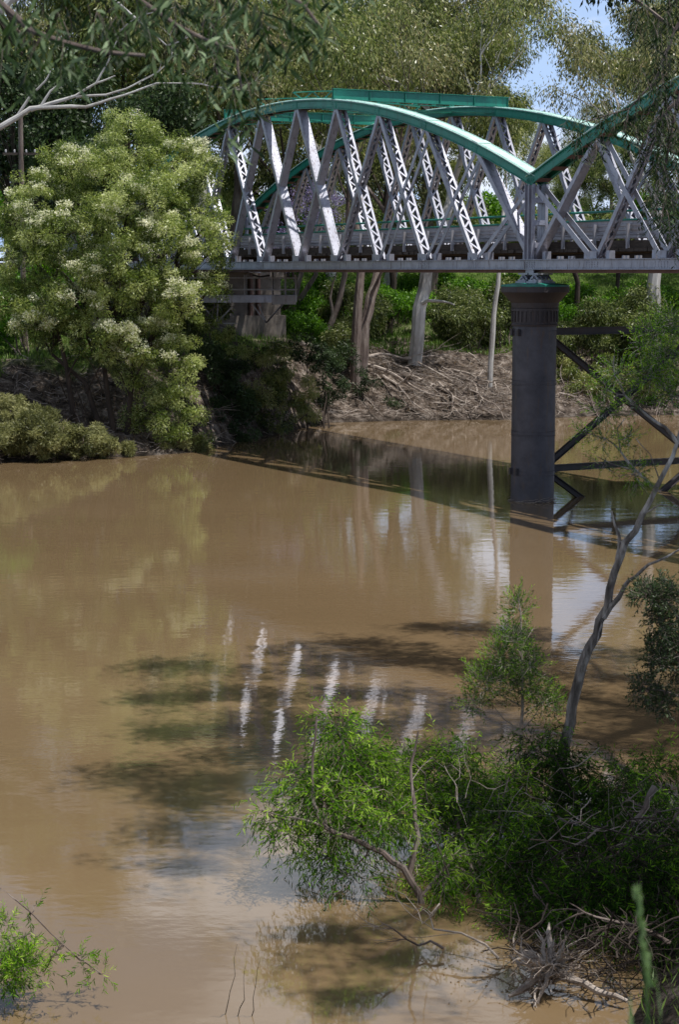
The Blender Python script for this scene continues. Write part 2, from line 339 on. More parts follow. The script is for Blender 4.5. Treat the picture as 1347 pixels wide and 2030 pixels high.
def make_span(t0, label, seed, cross=(4, 5, 6, 7), vis=None):
    rng = random.Random(seed)
    root = thing('bridge_span', label, 'truss bridge span', B(t0+SPAN/2, W/2, ZB0), 'spans of the road bridge')
    T = lambda i: t0+i*PAN
    zt = lambda i: ztop((i-NP/2)/(NP/2))
    for wv in (0, W):
        # top chord : curved box, open below with battens
        n = 44; top = MB(); body = MB(); und = MB(); hw = .30; dep = .19
        ws = [(t0+SPAN*k/n, ztop((k/n-.5)*2)) for k in range(n+1)]
        for k in range(n):
            (ta, za), (tb, zb) = ws[k], ws[k+1]
            for s in (-1, 1):
                a = B(ta, wv+s*(hw-.05), za); b = B(tb, wv+s*(hw-.05), zb); body.beam(a, b, C, .014, dep)
                a = B(ta, wv+s*(hw-.07), za-dep+.012); b = B(tb, wv+s*(hw-.07), zb-dep+.012); body.beam(a, b, C, .065, .012)
                a = B(ta, wv+s*(hw-.015), za+dep-.03); b = B(tb, wv+s*(hw-.015), zb+dep-.03); body.beam(a, b, C, .035, .012)
            a = B(ta, wv, za+dep+.01); b = B(tb, wv, zb+dep+.01); top.beam(a, b, C, hw+.02, .014)
            d = (b-a).normalized(); up = C.cross(d)*-1
            if up.z < 0: up = -up
            for s in (-1, 1):
                rivets(top, a+C*s*(hw-.04)+up*.022, b+C*s*(hw-.04)+up*.022, up, C, .11, .024)
                rivets(body, a+C*s*(hw-.03)-up*.09, b+C*s*(hw-.03)-up*.09, C, up, .13, .016)
                rivets(body, a+C*s*(hw-.03)-up*(dep*2-.05), b+C*s*(hw-.03)-up*(dep*2-.05), C, up, .13, .016)
            if k % 1 == 0:
                m_ = B((ta+tb)/2, wv, (za+zb)/2-dep-.014); und.box(m_, d*.16, C*(hw-.02), up*.008)
            a = B(ta, wv, za+.1); b = B(tb, wv, zb+.1); und.beam(a, b, C, hw-.08, .01)
        for k in range(0, n+1, 4):
            tt, zz = ws[k]; t2, z2 = ws[k-1] if k else ws[1]; dd = (B(tt, wv, zz)-B(t2, wv, z2)).normalized(); up = C.cross(dd); up = up if up.z > 0 else -up
            top.box(B(tt, wv, zz)+up*(dep+.034), dd*.22, C*(hw+.01), up*.008)
            for s in (-1, 1):
                body.box(B(tt, wv+s*(hw-.03), zz), dd*.22, C*.008, up*(dep-.05))
                for e in (-.16, -.08, .08, .16): rivets(body, B(tt, wv+s*(hw-.02), zz)+dd*e-up*(dep-.06), B(tt, wv+s*(hw-.02), zz)+dd*e+up*(dep-.06), C, dd, .07, .014)
        bo = body.build('top_chord', M['teal'], root)
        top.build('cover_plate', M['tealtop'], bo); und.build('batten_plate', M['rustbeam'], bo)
        # bottom chord: riveted double channel
        bc = MB(); zc = (ZB0+ZB1)/2
        H1 = ZB1-ZB0
        for s in (-1, 1):
            bc.beam(B(t0, wv+s*.24, ZB0+H1*.62), B(t0+SPAN, wv+s*.24, ZB0+H1*.62), C, .015, H1*.36)
            bc.beam(B(t0, wv+s*.27, ZB1-.012), B(t0+SPAN, wv+s*.27, ZB1-.012), C, .075, .012)
            bc.beam(B(t0, wv+s*.27, ZB0+H1*.27), B(t0+SPAN, wv+s*.27, ZB0+H1*.27), C, .06, .012)
            for zz in (.93, .36): rivets(bc, B(t0, wv+s*.256, ZB0+H1*zz), B(t0+SPAN, wv+s*.256, ZB0+H1*zz), C, UP, .13, .016)
            for i in range(NP+1):
                for dz in (.45, .6, .75):
                    rivets(bc, B(T(i)-.4, wv+s*.256, ZB0+H1*dz), B(T(i)+.4, wv+s*.256, ZB0+H1*dz), C, UP, .15, .017)
        bc.build('bottom_chord', M['steel'], root)
        lo = MB()
        lo.beam(B(t0, wv+.1, ZB0+H1*.12), B(t0+SPAN, wv+.1, ZB0+H1*.12), C, .16, H1*.12)
        lo.build('bottom_flange', M['rustbeam'], root)
        # end posts
        for i, sg in ((0, 1), (NP, -1)):
            tt = T(i)+sg*.13; mb = MB()
            for s in (-1, 1):
                mb.beam(B(tt, wv+s*.24, ZB0), B(tt, wv+s*.24, zt(i)-.15), C, .016, .13)
                mb.beam(B(tt-.115, wv+s*.28, ZB1), B(tt-.115, wv+s*.28, zt(i)-.15), C, .06, .012)
                mb.beam(B(tt+.115, wv+s*.28, ZB1), B(tt+.115, wv+s*.28, zt(i)-.15), C, .06, .012)
                rivets(mb, B(tt-.09, wv+s*.26, ZB1), B(tt-.09, wv+s*.26, zt(i)-.15), C, A, .16)
            for zz in np.arange(ZB1+.5, zt(i)-.3, .8): mb.box(B(tt, wv, zz), A*.12, C*.22, UP*.09)
            mb.build('end_post', M['steel'], root)
        # diagonals
        for i in range(NP):
            j = NP-1-i
            sl_ = {0: 'solid', 1: 'lattice', 2: 'lattice', 3: 'lattice', 4: 'solid', 5: 'solid', 6: 'solid', 7: 'lattice', 8: 'bars', 9: 'bars', 10: 'bars'}
            # rising towards left on screen = t increasing and z increasing is '\\' seen from the river
            kb, kf = sl_[i], sl_[j]
            if i == 6: kb = 'lattice'
            if wv: kb, kf = [('lattice' if q_ == 'solid' else q_) for q_ in (kb, kf)]
            zb = ZB1+.02
            member(root, B(T(i)+.10, wv, zb), B(T(i+1)-.10, wv, zt(i+1)-.19), kb, 'diagonal')
            member(root, B(T(i)+.10, wv, zt(i)-.19), B(T(i+1)-.10, wv, zb), kf, 'diagonal', hw=.165, dep=.085)
            for tt in (T(i),):   # gusset plates
                g = MB()
                for s in (-1, 1): g.box(B(tt, wv+s*.218, ZB1+.13), A*.22, C*.008, UP*.12)
                g.build('gusset_plate', M['steel'], root)
        # deck bracket stubs standing along the chord
        wo = .05 if wv == 0 else -.05
        st = MB(); o0 = root.location
        st.box(o0, A*.10, C*.12, UP*.135); pb = st.build('bracket', M['steel'], root)
        st = MB()
        for dd in (-.45, -.25, .25, .45): st.box(o0+A*dd, A*.04, C*.05, UP*.05)
        pc = st.build('cleat', M['galv'], root); fb = fc = False
        for i in range(NP*3):
            tt = t0+(i+.5)*PAN/3
            if i % 3 != 1:
                o = pb.copy() if fb else pb; o.location = B(tt, wv+wo, ZB1+.14)-o0
                if fb: COL.objects.link(o)
                fb = True
            else:
                o = pc.copy() if fc else pc; o.location = B(tt, wv, ZB1+.05)-o0
                if fc: COL.objects.link(o)
                fc = True
    # cross girders, stringers, deck
    cg = MB()
    for i in range(NP+1):
        tt = T(i); cg.box(B(tt, W/2, ZB1-.16), A*.012, C*(W/2-.3), UP*.30)
        for zz in (ZB1+.14, ZB1-.46): cg.box(B(tt, W/2, zz), A*.12, C*(W/2-.3), UP*.012)
    cg.build('cross_girder', M['rustbeam'], root)
    dk = MB()
    zd = ZB1+.30
    x = t0
    while x < t0+SPAN-.05:
        wd = rng.uniform(.21, .26); e = rng.uniform(-.05, .05)
        dk.box(B(x+wd/2, W/2+e, zd), A*(wd/2-.008), C*(W/2-.45), UP*.06); x += wd
    dk.build('deck', M['timber'], root)
    for wv in (.75, W-.75):
        k = MB(); k.beam(B(t0, wv, zd+.2), B(t0+SPAN, wv, zd+.2), C, .12, .12); k.build('kerb_beam', M['timber'], root)
    sr = MB()
    for wv in np.linspace(1.1, W-1.1, 5): sr.beam(B(t0, wv, ZB1+.03), B(t0+SPAN, wv, ZB1+.03), C, .10, .15)
    sr.build('stringer', M['timber'], root)
    # guard rails (w-beam) both sides
    for wv, sg in ((.62, 1), (W-.62, -1)):
        g = MB(); zc = zd+.78
        prof = [(0, .20), (.05, .17), (.05, .12), (0, .075), (0, .03), (.05, 0), (.05, -.04), (0, -.075), (0, -.11), (.05, -.15), (.05, -.19), (0, -.22)]
        ns_ = NP*2
        for q in range(ns_):
            ta = t0+SPAN*q/ns_; tb = t0+SPAN*(q+1)/ns_-.006; o = .004*(q % 2)
            for a, b in zip(prof[:-1], prof[1:]):
                g.quad(B(ta, wv+sg*a[0]+o, zc+a[1]), B(tb, wv+sg*a[0]+o, zc+a[1]), B(tb, wv+sg*b[0]+o, zc+b[1]), B(ta, wv+sg*b[0]+o, zc+b[1]))
        gr = g.build('guard_rail', M['galv'], root)
        p = MB(); p.box(root.location, A*.045, C*.05, UP*.42); po = p.build('rail_post', M['galv'], root)
        for q in range(ns_):
            o = po if q == 0 else po.copy(); o.location = B(t0+SPAN*(q+.5)/ns_, wv-sg*.10, zd+.46)-root.location
            if q: COL.objects.link(o)
    # green handrails beyond the far truss footway
    for hz in (1.36, 1.00):
        h = MB()
        h.tube([B(t0+SPAN*k/20, W-.38, zd+hz+.32) for k in range(21)], .05, 8); h.build('handrail', M['teal'], root)
    # overhead cross girders
    for i in cross:
        tt = T(i); z = zt(i)+.22; mb = MB()
        if i == cross[0] or i == cross[-1]:
            mb.box(B(tt, W/2+.1, z+.22), A*.008, C*(W/2+.45), UP*.21)
            for zz in (z+.445, z-.005+.01): mb.box(B(tt, W/2+.1, zz), A*.09, C*(W/2+.45), UP*.012)
            for q in range(6): mb.box(B(tt, -.3+(W+.8)*q/5, z+.22), A*.07, C*.012, UP*.20)
        else:
            arc = lambda f: .34+.22*math.sin(PI*f)
            n = 18
            for q in range(n):
                f0, f1 = q/n, (q+1)/n; w0, w1 = -.35+(W+.7)*f0, -.35+(W+.7)*f1
                mb.beam(B(tt, w0, z+arc(f0)), B(tt, w1, z+arc(f1)), A, .07, .018)
                mb.beam(B(tt, w0, z+.03), B(tt, w1, z+.03), A, .07, .018)
                if q % 2: mb.beam(B(tt, w0, z+.03), B(tt, w1, z+arc(f1)), A, .012, .03)
                else: mb.beam(B(tt, w0, z+arc(f0)), B(tt, w1, z+.03), A, .012, .03)
        mb.build('overhead_girder', M['teal'], root)
    for a, b in zip(cross[:-1], cross[1:]):
        for (wa, wb) in ((0, W), (W, 0)):
            mb = MB(); p = B(T(a), wa, zt(a)-.05); q = B(T(b), wb, zt(b)-.05)
            for s in (-1, 1): mb.beam(p+A*s*.16, q+A*s*.16, A, .05, .012)
            L = (q-p).length; n = int(L/.4)
            for k in range(n):
                mb.beam(p.lerp(q, k/n)+A*.16*(1 if k % 2 else -1), p.lerp(q, (k+1)/n)+A*.16*(-1 if k % 2 else 1), UP, .008, .022)
            mb.build('wind_brace', M['teal'], root)
    return root
main_span = make_span(0, 'grey riveted truss span with teal arched top chord between iron pier and left concrete pier', 1)
next_span = make_span(-SPAN, 'truss span running out of the picture to the right of the iron pier', 2)

# ------------------------------------------------------------------ iron piers with bracing
zcap = at(1058, 566, Y0).z
def iron_pier(wv, label):
    c = B(0, wv, 0); root = thing('bridge_pier', label, 'bridge pier', c, 'round iron piers')
    R = PR; k = lambda py: at(1058, py, Y0).z
    z1 = k(646); z2 = k(612); z3 = k(600); 
    mb = MB()
    mb.lathe(c, [(R, -3), (R, -1), (R, .3), (R, 1.2), (R, 3), (R, 5), (R, z1)], 64)
    for q in (935, 857.5, 757.5): mb.lathe(c, [(R*.995, k(q)-.045), (R*1.012, k(q)-.035), (R*1.012, k(q)+.035), (R*.995, k(q)+.045)], 64)
    for zz in (k(940), k(931), k(862), k(853), k(762), k(753), k(655)):
        for i in range(60):
            t = 2*PI*i/60; u = Vector((math.cos(t), math.sin(t), 0)); v = Vector((-u.y, u.x, 0)); mb.box(c+u*(R*1.005)+Vector((0, 0, zz)), u*.012, v*.012, UP*.012)
    col = mb.build('column', M['pier'], root, True)
    mb = MB()
    mb.lathe(c, [(R*1.05, z1), (R*1.07, z1+.06), (R*1.03, z1+.10), (R*1.03, z2), (R*1.07, z2+.04), (R*1.10, z3), (R*1.28, k(590)), (R*1.46, k(582)), (R*1.50, k(580)), (R*1.56, k(579)), (R*1.56, k(568))], 48)
    for i in range(30):
        t = 2*PI*i/30; u = Vector((math.cos(t), math.sin(t), 0)); v = Vector((-u.y, u.x, 0))
        mb.box(c+u*R*1.04+Vector((0, 0, (z1+z2)/2+.05)), u*.03, v*.035, UP*(z2-z1-.2)/2)
        mb.box(c+u*R*1.04+Vector((0, 0, z2-.03)), u*.035, v*.10, UP*.05)
    mb.build('capital', M['piercap'], root)
    mb = MB(); n = 14
    mb.lathe(c, [(R*1.57, k(568)+.001), (R*1.57, k(568)+.05), (R*1.50, k(564)), (R*.9, k(561))], n); mb.build('cap_plate', M['teal'], root)
    # rivet bands and cleats
    mb = MB()
    for s in (-1, 1):
        for zz in (k(932), k(658)):
            for dv in (-.1, .1): mb.box(c+C*s*(R+.03)-A*.1*0+A*dv*2+Vector((0, 0, zz)), C*.05, A*.05, UP*.12)
    # bolt lugs on left of shaft
    for zz in (k(932), k(657)):
        for o in (-.07, .07): mb.box(c-Vector((R*.97, R*.25, 0))+Vector((0, 0, zz+o)), (.03, 0, 0), (0, .05, 0), (0, 0, .05))
    mb.build('lug', M['steeldark'], root)
    # bearings
    for dt in (-.35, .35):
        be = MB(); zb = k(561); zt_ = ZB0
        be.box(B(dt, wv, zb+.03), A*.32, C*.42, UP*.03); be.box(B(dt, wv, zb+.09), A*.26, C*.36, UP*.03)
        be.box(B(dt, wv, zt_-.035), A*.30, C*.32, UP*.03)
        h = (zt_-.07)-(zb+.12)
        for s in (-.27, -.09, .09, .27):
            be.box(B(dt, wv+s, zb+.12+h/2), A*.07, C*.025, UP*h/2)
            for sg in (-1, 1): be.beam(B(dt+sg*.24, wv+s, zb+.12), B(dt+sg*.05, wv+s, zt_-.07), C, .022, .03)
        be.tube([B(dt, wv-.36, zb+.12+h*.55), B(dt, wv+.36, zb+.12+h*.55)], h*.32, 12)
        be.build('bearing', M['steel'], root)
    return root
near_pier = iron_pier(0, 'dark round iron bridge pier with flared cap nearest the camera')
iron_pier(W, 'twin round iron pier at the far side of the bracing')
k_ = lambda py: at(1105, py, Y0+.4).z
xb = thing('pier_bracing', 'dark crossed steel bracing between the two round iron piers', 'bracing', tuple(B(0, W/2, 0)))
def brace(w0, z0, w1, z1, name, hh=.11):
    mb = MB(); p, q = B(0, w0, z0), B(0, w1, z1)
    d = (q-p).normalized(); n = A.cross(d)
    mb.box((p+q)/2, d*(q-p).length/2, A*.012, n*hh)
    for s in (-1, 1): mb.box((p+q)/2+n*s*hh, d*(q-p).length/2, A*.09, n*.012)
    mb.build(name, M['steeldark'], xb)
zu, zl = k_(657), k_(928)
brace(PR*.95, zu, W-PR*.95, zu, 'strut', .12); brace(PR*.95, zl, W-PR*.95, zl, 'strut', .11)
brace(PR*.9, zu-.25, W-PR*.9, zl+.2, 'diagonal', .10); brace(PR*.9, zl+.2, W-PR*.9, zu-.25, 'diagonal', .10)
zw = -1.2
brace(PR*.9, zl-.2, PR*.9+(zl-.2-zw)*1.5, zw, 'diagonal', .09)
brace(W-PR*.9, zl-.2, W-PR*.9-(zl-.2-zw)*1.5, zw, 'diagonal', .09)

# left concrete pier
tL = SPAN+.4
px555 = (555-CX)/FP; wr = (px555*(P0.y+A.y*tL)-(P0.x+A.x*tL))/(C.x-px555*C.y)
cp = thing('concrete_pier', 'stained concrete wall pier at the left end of the truss', 'bridge pier', B(tL+.5, W/2, 2))
mb = MB()
mb.box(B(tL+.6, (wr-1.2)/2, (ZB0-.25+1)/2), A*.7, C*(wr+1.2)/2, UP*((ZB0-.25)-1)/2)
mb.build('wall', M['concrete'], cp)
mb = MB(); mb.box(B(tL+.6, (wr-1.2)/2, ZB0-.20), A*.9, C*((wr+1.2)/2+.12), UP*.15); mb.build('capping', M['concrete'], cp)
mb = MB(); mb.box(B(tL+.6, (wr-1.2)/2, 3.5), A*1.0, C*((wr+1.2)/2+.2), UP*2.2); mb.build('footing', M['concrete'], cp)
for wv in (0, W):
    mb = MB(); mb.box(B(SPAN-.3, wv, ZB0-.03), A*.3, C*.4, UP*.03); mb.build('bearing', M['steel'], cp)
mb = MB()
for i in range(2):
    mb.tube([B(tL-.2, wr-1.5-.5*i, 4.8), B(tL-.2, wr-1.5-.5*i, ZB0-.1)], .13, 8)
mb.build('post', M['rustbeam'], cp)
# approach span behind the tree
ap = thing('approach_span', 'plain girder approach deck behind the flowering tree', 'bridge approach', B(SPAN+14, W/2, ZB0))
mb = MB()
for wv in (0, W*.33, W*.66, W): mb.box(B(SPAN+15, wv, ZB1-.35), A*13.8, C*.15, UP*.45)
mb.build('girder', M['rustbeam'], ap)
mb = MB(); mb.box(B(SPAN+15, W/2, ZB1+.3), A*13.8, C*(W/2), UP*.1); mb.build('deck', M['timber'], ap)
for wv in (.6, W-.6):
    mb = MB(); mb.box(B(SPAN+15, wv, ZB1+1.0), A*13.8, C*.03, UP*.17); mb.build('guard_rail', M['galv'], ap)

# inspection platform
pf = thing('inspection_platform', 'grey steel inspection platform with mesh railing under the left end of the bridge', 'platform', at(540, 600, 92))
Yp = 92.0
def pp(px, py, Y=Yp): return at(px, py, Y)
XR = Vector((1, 0, 0)); 
mb = MB(); a = pp(350, 592); b = pp(588, 592)
mb.box((a+b)/2, XR*(b.x-a.x)/2, (0, .9, 0), (0, 0, .18)); mb.build('platform_beam', M['steel'], pf)
mb = MB()
for x in (380, 487, 541, 566, 587): 
    for dy in (-.88, .88): p = pp(x, 586)+Vector((0, dy, 0)); mb.box(p+Vector((0, 0, .42)), (.025, 0, 0), (0, .025, 0), (0, 0, .62))
for py in (551, 574):
    for dy in (-.88, .88):
        a = pp(370, py)+Vector((0, dy, 0)); b = pp(589, py)+Vector((0, dy, 0)); mb.beam(a, b, (0, 1, 0), .022, .028)
    a = pp(588, py); mb.box(a, (.025, 0, 0), (0, .88, 0), (0, 0, .025))
mb.build('railing', M['galv'], pf)
mb = MB(); a = pp(541, 594); b = pp(588, 594); mb.box((a+b)/2+Vector((0, -.93, 0)), XR*(b.x-a.x)/2, (0, .02, 0), (0, 0, .22)); mb.build('toe_board', M['galv'], pf)
mb = MB()
for x in np.linspace(542, 586, 12): p = pp(x, 570)+Vector((0, -.86, 0)); mb.box(p, (.006, 0, 0), (0, .004, 0), (0, 0, .45))
for py in np.linspace(553, 588, 10): p = pp(564, py)+Vector((0, -.85, 0)); mb.box(p, (.56, 0, 0), (0, .004, 0), (0, 0, .006))
mb.build('mesh_panel', M['galv'], pf)
mb = MB()
for x0, x1 in ((430, 400), (430, 465), (430, 432), (528, 512), (528, 560), (528, 500)):
    mb.beam(pp(x1, 603), pp(x0, 640), (0, 1, 0), .03, .035)
mb.beam(pp(395, 641), pp(470, 641), (0, 1, 0), .025, .025); 
mb.beam(pp(528, 640), pp(561, 604), (0, 1, 0), .03, .03)
mb.build('strut', M['galv'], pf)
mb = MB()
mb.tube([pp(541, 540), pp(541, 604)], .05, 8); mb.tube([pp(500, 545), pp(516, 549), pp(535, 546)], .05, 6)
mb.build('hanger', M['steeldark'], pf)

# ------------------------------------------------------------------ terrain
fw = [on(*p) for p in ((30, 915), (270, 905), (380, 897), (425, 888), (480, 874), (560, 858), (650, 838), (800, 834), (1010, 832), (1180, 825), (1317, 823))]
FX = np.array([-80, -45, -24] + [p.x for p in fw] + [60, 140]); FY = np.array([10, 35, 66] + [p.y for p in fw] + [108, 130])
NX = np.array([-60, -20, -9, -5.5, -3.6, -2.0, 0.5, 2.2, 3.0, 3.6, 4.4, 5.2, 6, 8, 13, 20, 40, 90.]); NYv = np.array([8, 14, 17.5, 18.8, 19.0, 17.2, 16.8, 17.2, 18.5, 21.0, 24.0, 26.5, 29.5, 33, 39, 45, 52, 60.])
def vnoise(x, y, s, seed):
    r = np.random.default_rng(seed); g = r.random((64, 64)); x = x/s; y = y/s
    xi = np.floor(x).astype(int); yi = np.floor(y).astype(int); fx = x-xi; fy = y-yi; fx = fx*fx*(3-2*fx); fy = fy*fy*(3-2*fy)
    G = lambda a, b: g[a % 64, b % 64]
    return (G(xi, yi)*(1-fx)+G(xi+1, yi)*fx)*(1-fy)+(G(xi, yi+1)*(1-fx)+G(xi+1, yi+1)*fx)*fy-.5
def sm(v): v = np.clip(v, 0, 1); return v*v*(3-2*v)
def hgt(x, y):
    x = np.asarray(x, float); y = np.asarray(y, float)
    fy = np.interp(x, FX, FY); d = (y-fy)*.85
    n1 = vnoise(x, y, 9, 3)*1.4+vnoise(x, y, 3.1, 4)*.7+vnoise(x, y, 1.1, 5)*.30+vnoise(x, y, .45, 6)*.2-np.abs(vnoise(x, y, 1.9, 16))*2.0-np.abs(vnoise(x*1.6, y*.6, 1.1, 17))*.7+.35
    zf = np.where(d > 0, 3.7*sm(np.clip(d/9, 0, 1)*.5+.5)*2-3.7+.0, d*.35)
    zf = np.where(d > 0, 3.9*np.sin(np.clip(d/10, 0, 1)*PI/2)**1.1, np.maximum(d*.35, -2.5))
    zf = zf+4.6*sm((d-9)/38)+n1*np.clip(d/4, 0, 1)*.55
    ny = np.interp(x, NX, NYv); e = (ny-y)
    zn = np.where(e > 0, 6.7*np.clip(e/np.maximum(ny-2, 8), 0, 1)**1.45, np.maximum(e*.5, -2.5))
    zn = zn+sm((x-6)/8)*np.clip(e/8, 0, 1)*3.0*(1-np.clip(e/ny, 0, 1))+n1*np.clip(e/4, 0, 1)*.2
    return np.maximum(zf, zn)
def H(x, y): return float(hgt(np.array([x]), np.array([y]))[0])
def sheet(xs, ys, name, m, skip=None):
    X, Y = np.meshgrid(xs, ys); Z = hgt(X, Y); nx, ny = len(xs), len(ys)
    V = np.stack([X, Y, Z], -1).reshape(-1, 3)
    i = np.arange(nx-1)[None, :]+np.arange(ny-1)[:, None]*nx
    F = np.stack([i, i+1, i+nx+1, i+nx], -1).reshape(-1, 4)
    me = bpy.data.meshes.new(name); me.from_pydata(V.tolist(), [], F.tolist())
    return finish(name, me, m, None, True)
def axis(segs):
    out = []
    for a, b, st in segs: out += list(np.arange(a, b, st))
    return np.array(out+[segs[-1][1]])
xs = axis([(-900, -200, 70), (-200, -60, 10), (-60, -24, 2), (-24, 34, .35), (34, 60, 2), (60, 200, 10), (200, 900, 70)])
ys = axis([(-60, 14, 2), (14, 34, .5), (34, 76, 2), (76, 118, .35), (118, 160, 1.5), (160, 300, 10), (300, 1500, 100)])
m, t, b = mat('riverbank earth and grass')
ge = N(t, 'ShaderNodeNewGeometry'); sx = N(t, 'ShaderNodeSeparateXYZ'); t.links.new(ge.outputs['Position'], sx.inputs[0])
n1 = N(t, 'ShaderNodeTexNoise'); n1.inputs['Scale'].default_value = 1.6; n1.inputs['Detail'].default_value = 10; n1.inputs['Roughness'].default_value = .7
n2 = N(t, 'ShaderNodeTexNoise'); n2.inputs['Scale'].default_value = .35; n2.inputs['Detail'].default_value = 6
for n_ in (n1, n2): t.links.new(ge.outputs['Position'], n_.inputs['Vector'])
r1 = ramp(t, [(.38, (.022, .017, .013)), (.52, (.12, .094, .076)), (.64, (.30, .255, .22))]); r2 = ramp(t, [(.3, (.025, .05, .010)), (.5, (.07, .12, .02)), (.7, (.15, .20, .05))])
t.links.new(n1.outputs['Fac'], r1.inputs['Fac']); t.links.new(n1.outputs['Fac'], r2.inputs['Fac'])
ma = N(t, 'ShaderNodeMath', operation='MULTIPLY_ADD'); ma.inputs[1].default_value = 5.0; t.links.new(n2.outputs['Fac'], ma.inputs[0]); t.links.new(sx.outputs['Z'], ma.inputs[2])
mr = N(t, 'ShaderNodeMapRange'); mr.inputs['From Min'].default_value = 6.1; mr.inputs['From Max'].default_value = 7.3; t.links.new(ma.outputs[0], mr.inputs['Value'])
wet = N(t, 'ShaderNodeMapRange'); wet.inputs['From Min'].default_value = 0.0; wet.inputs['From Max'].default_value = .5; wet.inputs['To Min'].default_value = .45; wet.inputs['To Max'].default_value = 1
t.links.new(sx.outputs['Z'], wet.inputs['Value'])
mw = N(t, 'ShaderNodeMixRGB', blend_type='MULTIPLY'); mw.inputs[0].default_value = 1
t.links.new(r1.outputs['Color'], mw.inputs[1]); t.links.new(wet.outputs[0], mw.inputs[2])
mx = N(t, 'ShaderNodeMixRGB'); t.links.new(mr.outputs[0], mx.inputs[0]); t.links.new(mw.outputs[0], mx.inputs[1]); t.links.new(r2.outputs['Color'], mx.inputs[2])
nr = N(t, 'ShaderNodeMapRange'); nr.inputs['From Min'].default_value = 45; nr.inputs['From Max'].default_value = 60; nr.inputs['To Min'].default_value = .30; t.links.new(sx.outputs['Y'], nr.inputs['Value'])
mn = N(t, 'ShaderNodeMixRGB', blend_type='MULTIPLY'); mn.inputs[0].default_value = 1; t.links.new(mx.outputs[0], mn.inputs[1]); t.links.new(nr.outputs[0], mn.inputs[2])  # near bank multiplied darker, overhead shade painted into the ground colour
t.links.new(mn.outputs[0], b.inputs['Base Color']); b.inputs['Roughness'].default_value = .95; b.inputs['Specular IOR Level'].default_value = .15
bp = N(t, 'ShaderNodeBump'); bp.inputs['Strength'].default_value = 1; bp.inputs['Distance'].default_value = .3
n3 = N(t, 'ShaderNodeTexNoise'); n3.inputs['Scale'].default_value = 5; n3.inputs['Detail'].default_value = 8
t.links.new(ge.outputs['Position'], n3.inputs['Vector']); t.links.new(n3.outputs['Fac'], bp.inputs['Height']); t.links.new(bp.outputs['Normal'], b.inputs['Normal'])
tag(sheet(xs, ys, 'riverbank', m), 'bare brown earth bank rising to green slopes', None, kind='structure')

# water
m, t, b = mat('muddy river water')
ge = N(t, 'ShaderNodeNewGeometry')
nA = N(t, 'ShaderNodeTexNoise'); nA.inputs['Scale'].default_value = .12; nA.inputs['Detail'].default_value = 4
mpa = N(t, 'ShaderNodeMapping'); mpa.inputs['Scale'].default_value = (.6, 1.6, 1); t.links.new(ge.outputs['Position'], mpa.inputs['Vector']); t.links.new(mpa.outputs[0], nA.inputs['Vector'])
rc = ramp(t, [(.3, (.165, .113, .060)), (.7, (.19, .131, .071))]); t.links.new(nA.outputs['Fac'], rc.inputs['Fac']); t.links.new(rc.outputs['Color'], b.inputs['Base Color'])
b.inputs['Roughness'].default_value = .03; b.inputs['IOR'].default_value = 1.38; b.inputs['Specular IOR Level'].default_value = 1.0
mpb = N(t, 'ShaderNodeMapping'); mpb.inputs['Scale'].default_value = (1.0, 1.5, 1); t.links.new(ge.outputs['Position'], mpb.inputs['Vector'])
nB = N(t, 'ShaderNodeTexNoise'); nB.inputs['Scale'].default_value = 5.5; nB.inputs['Detail'].default_value = 3; nB.inputs['Roughness'].default_value = .5
nC = N(t, 'ShaderNodeTexNoise'); nC.inputs['Scale'].default_value = 1.1; nC.inputs['Detail'].default_value = 2
t.links.new(mpb.outputs[0], nB.inputs['Vector']); t.links.new(mpb.outputs[0], nC.inputs['Vector'])
b1 = N(t, 'ShaderNodeBump'); b1.inputs['Strength'].default_value = 1; b1.inputs['Distance'].default_value = .0013
b2 = N(t, 'ShaderNodeBump'); b2.inputs['Strength'].default_value = 1; b2.inputs['Distance'].default_value = .0032
nW = N(t, 'ShaderNodeTexNoise'); nW.inputs['Scale'].default_value = .13; nW.inputs['Detail'].default_value = 5; nW.inputs['Roughness'].default_value = .6
t.links.new(mpa.outputs[0], nW.inputs['Vector']); rW = ramp(t, [(.42, g3(.35)), (.62, g3(1.0))]); t.links.new(nW.outputs['Fac'], rW.inputs['Fac'])
mB = N(t, 'ShaderNodeMath', operation='MULTIPLY'); t.links.new(nB.outputs['Fac'], mB.inputs[0]); t.links.new(rW.outputs['Color'], mB.inputs[1]); t.links.new(mB.outputs[0], b1.inputs['Height']); t.links.new(nC.outputs['Fac'], b2.inputs['Height']); t.links.new(b1.outputs['Normal'], b2.inputs['Normal']); t.links.new(b2.outputs['Normal'], b.inputs['Normal'])
me = bpy.data.meshes.new('river'); me.from_pydata([(-120, 2, 0), (160, 2, 0), (160, 140, 0), (-120, 140, 0)], [], [(0, 1, 2, 3)])
tag(finish('river', me, m, None), 'muddy brown river with soft reflections', None, kind='structure')

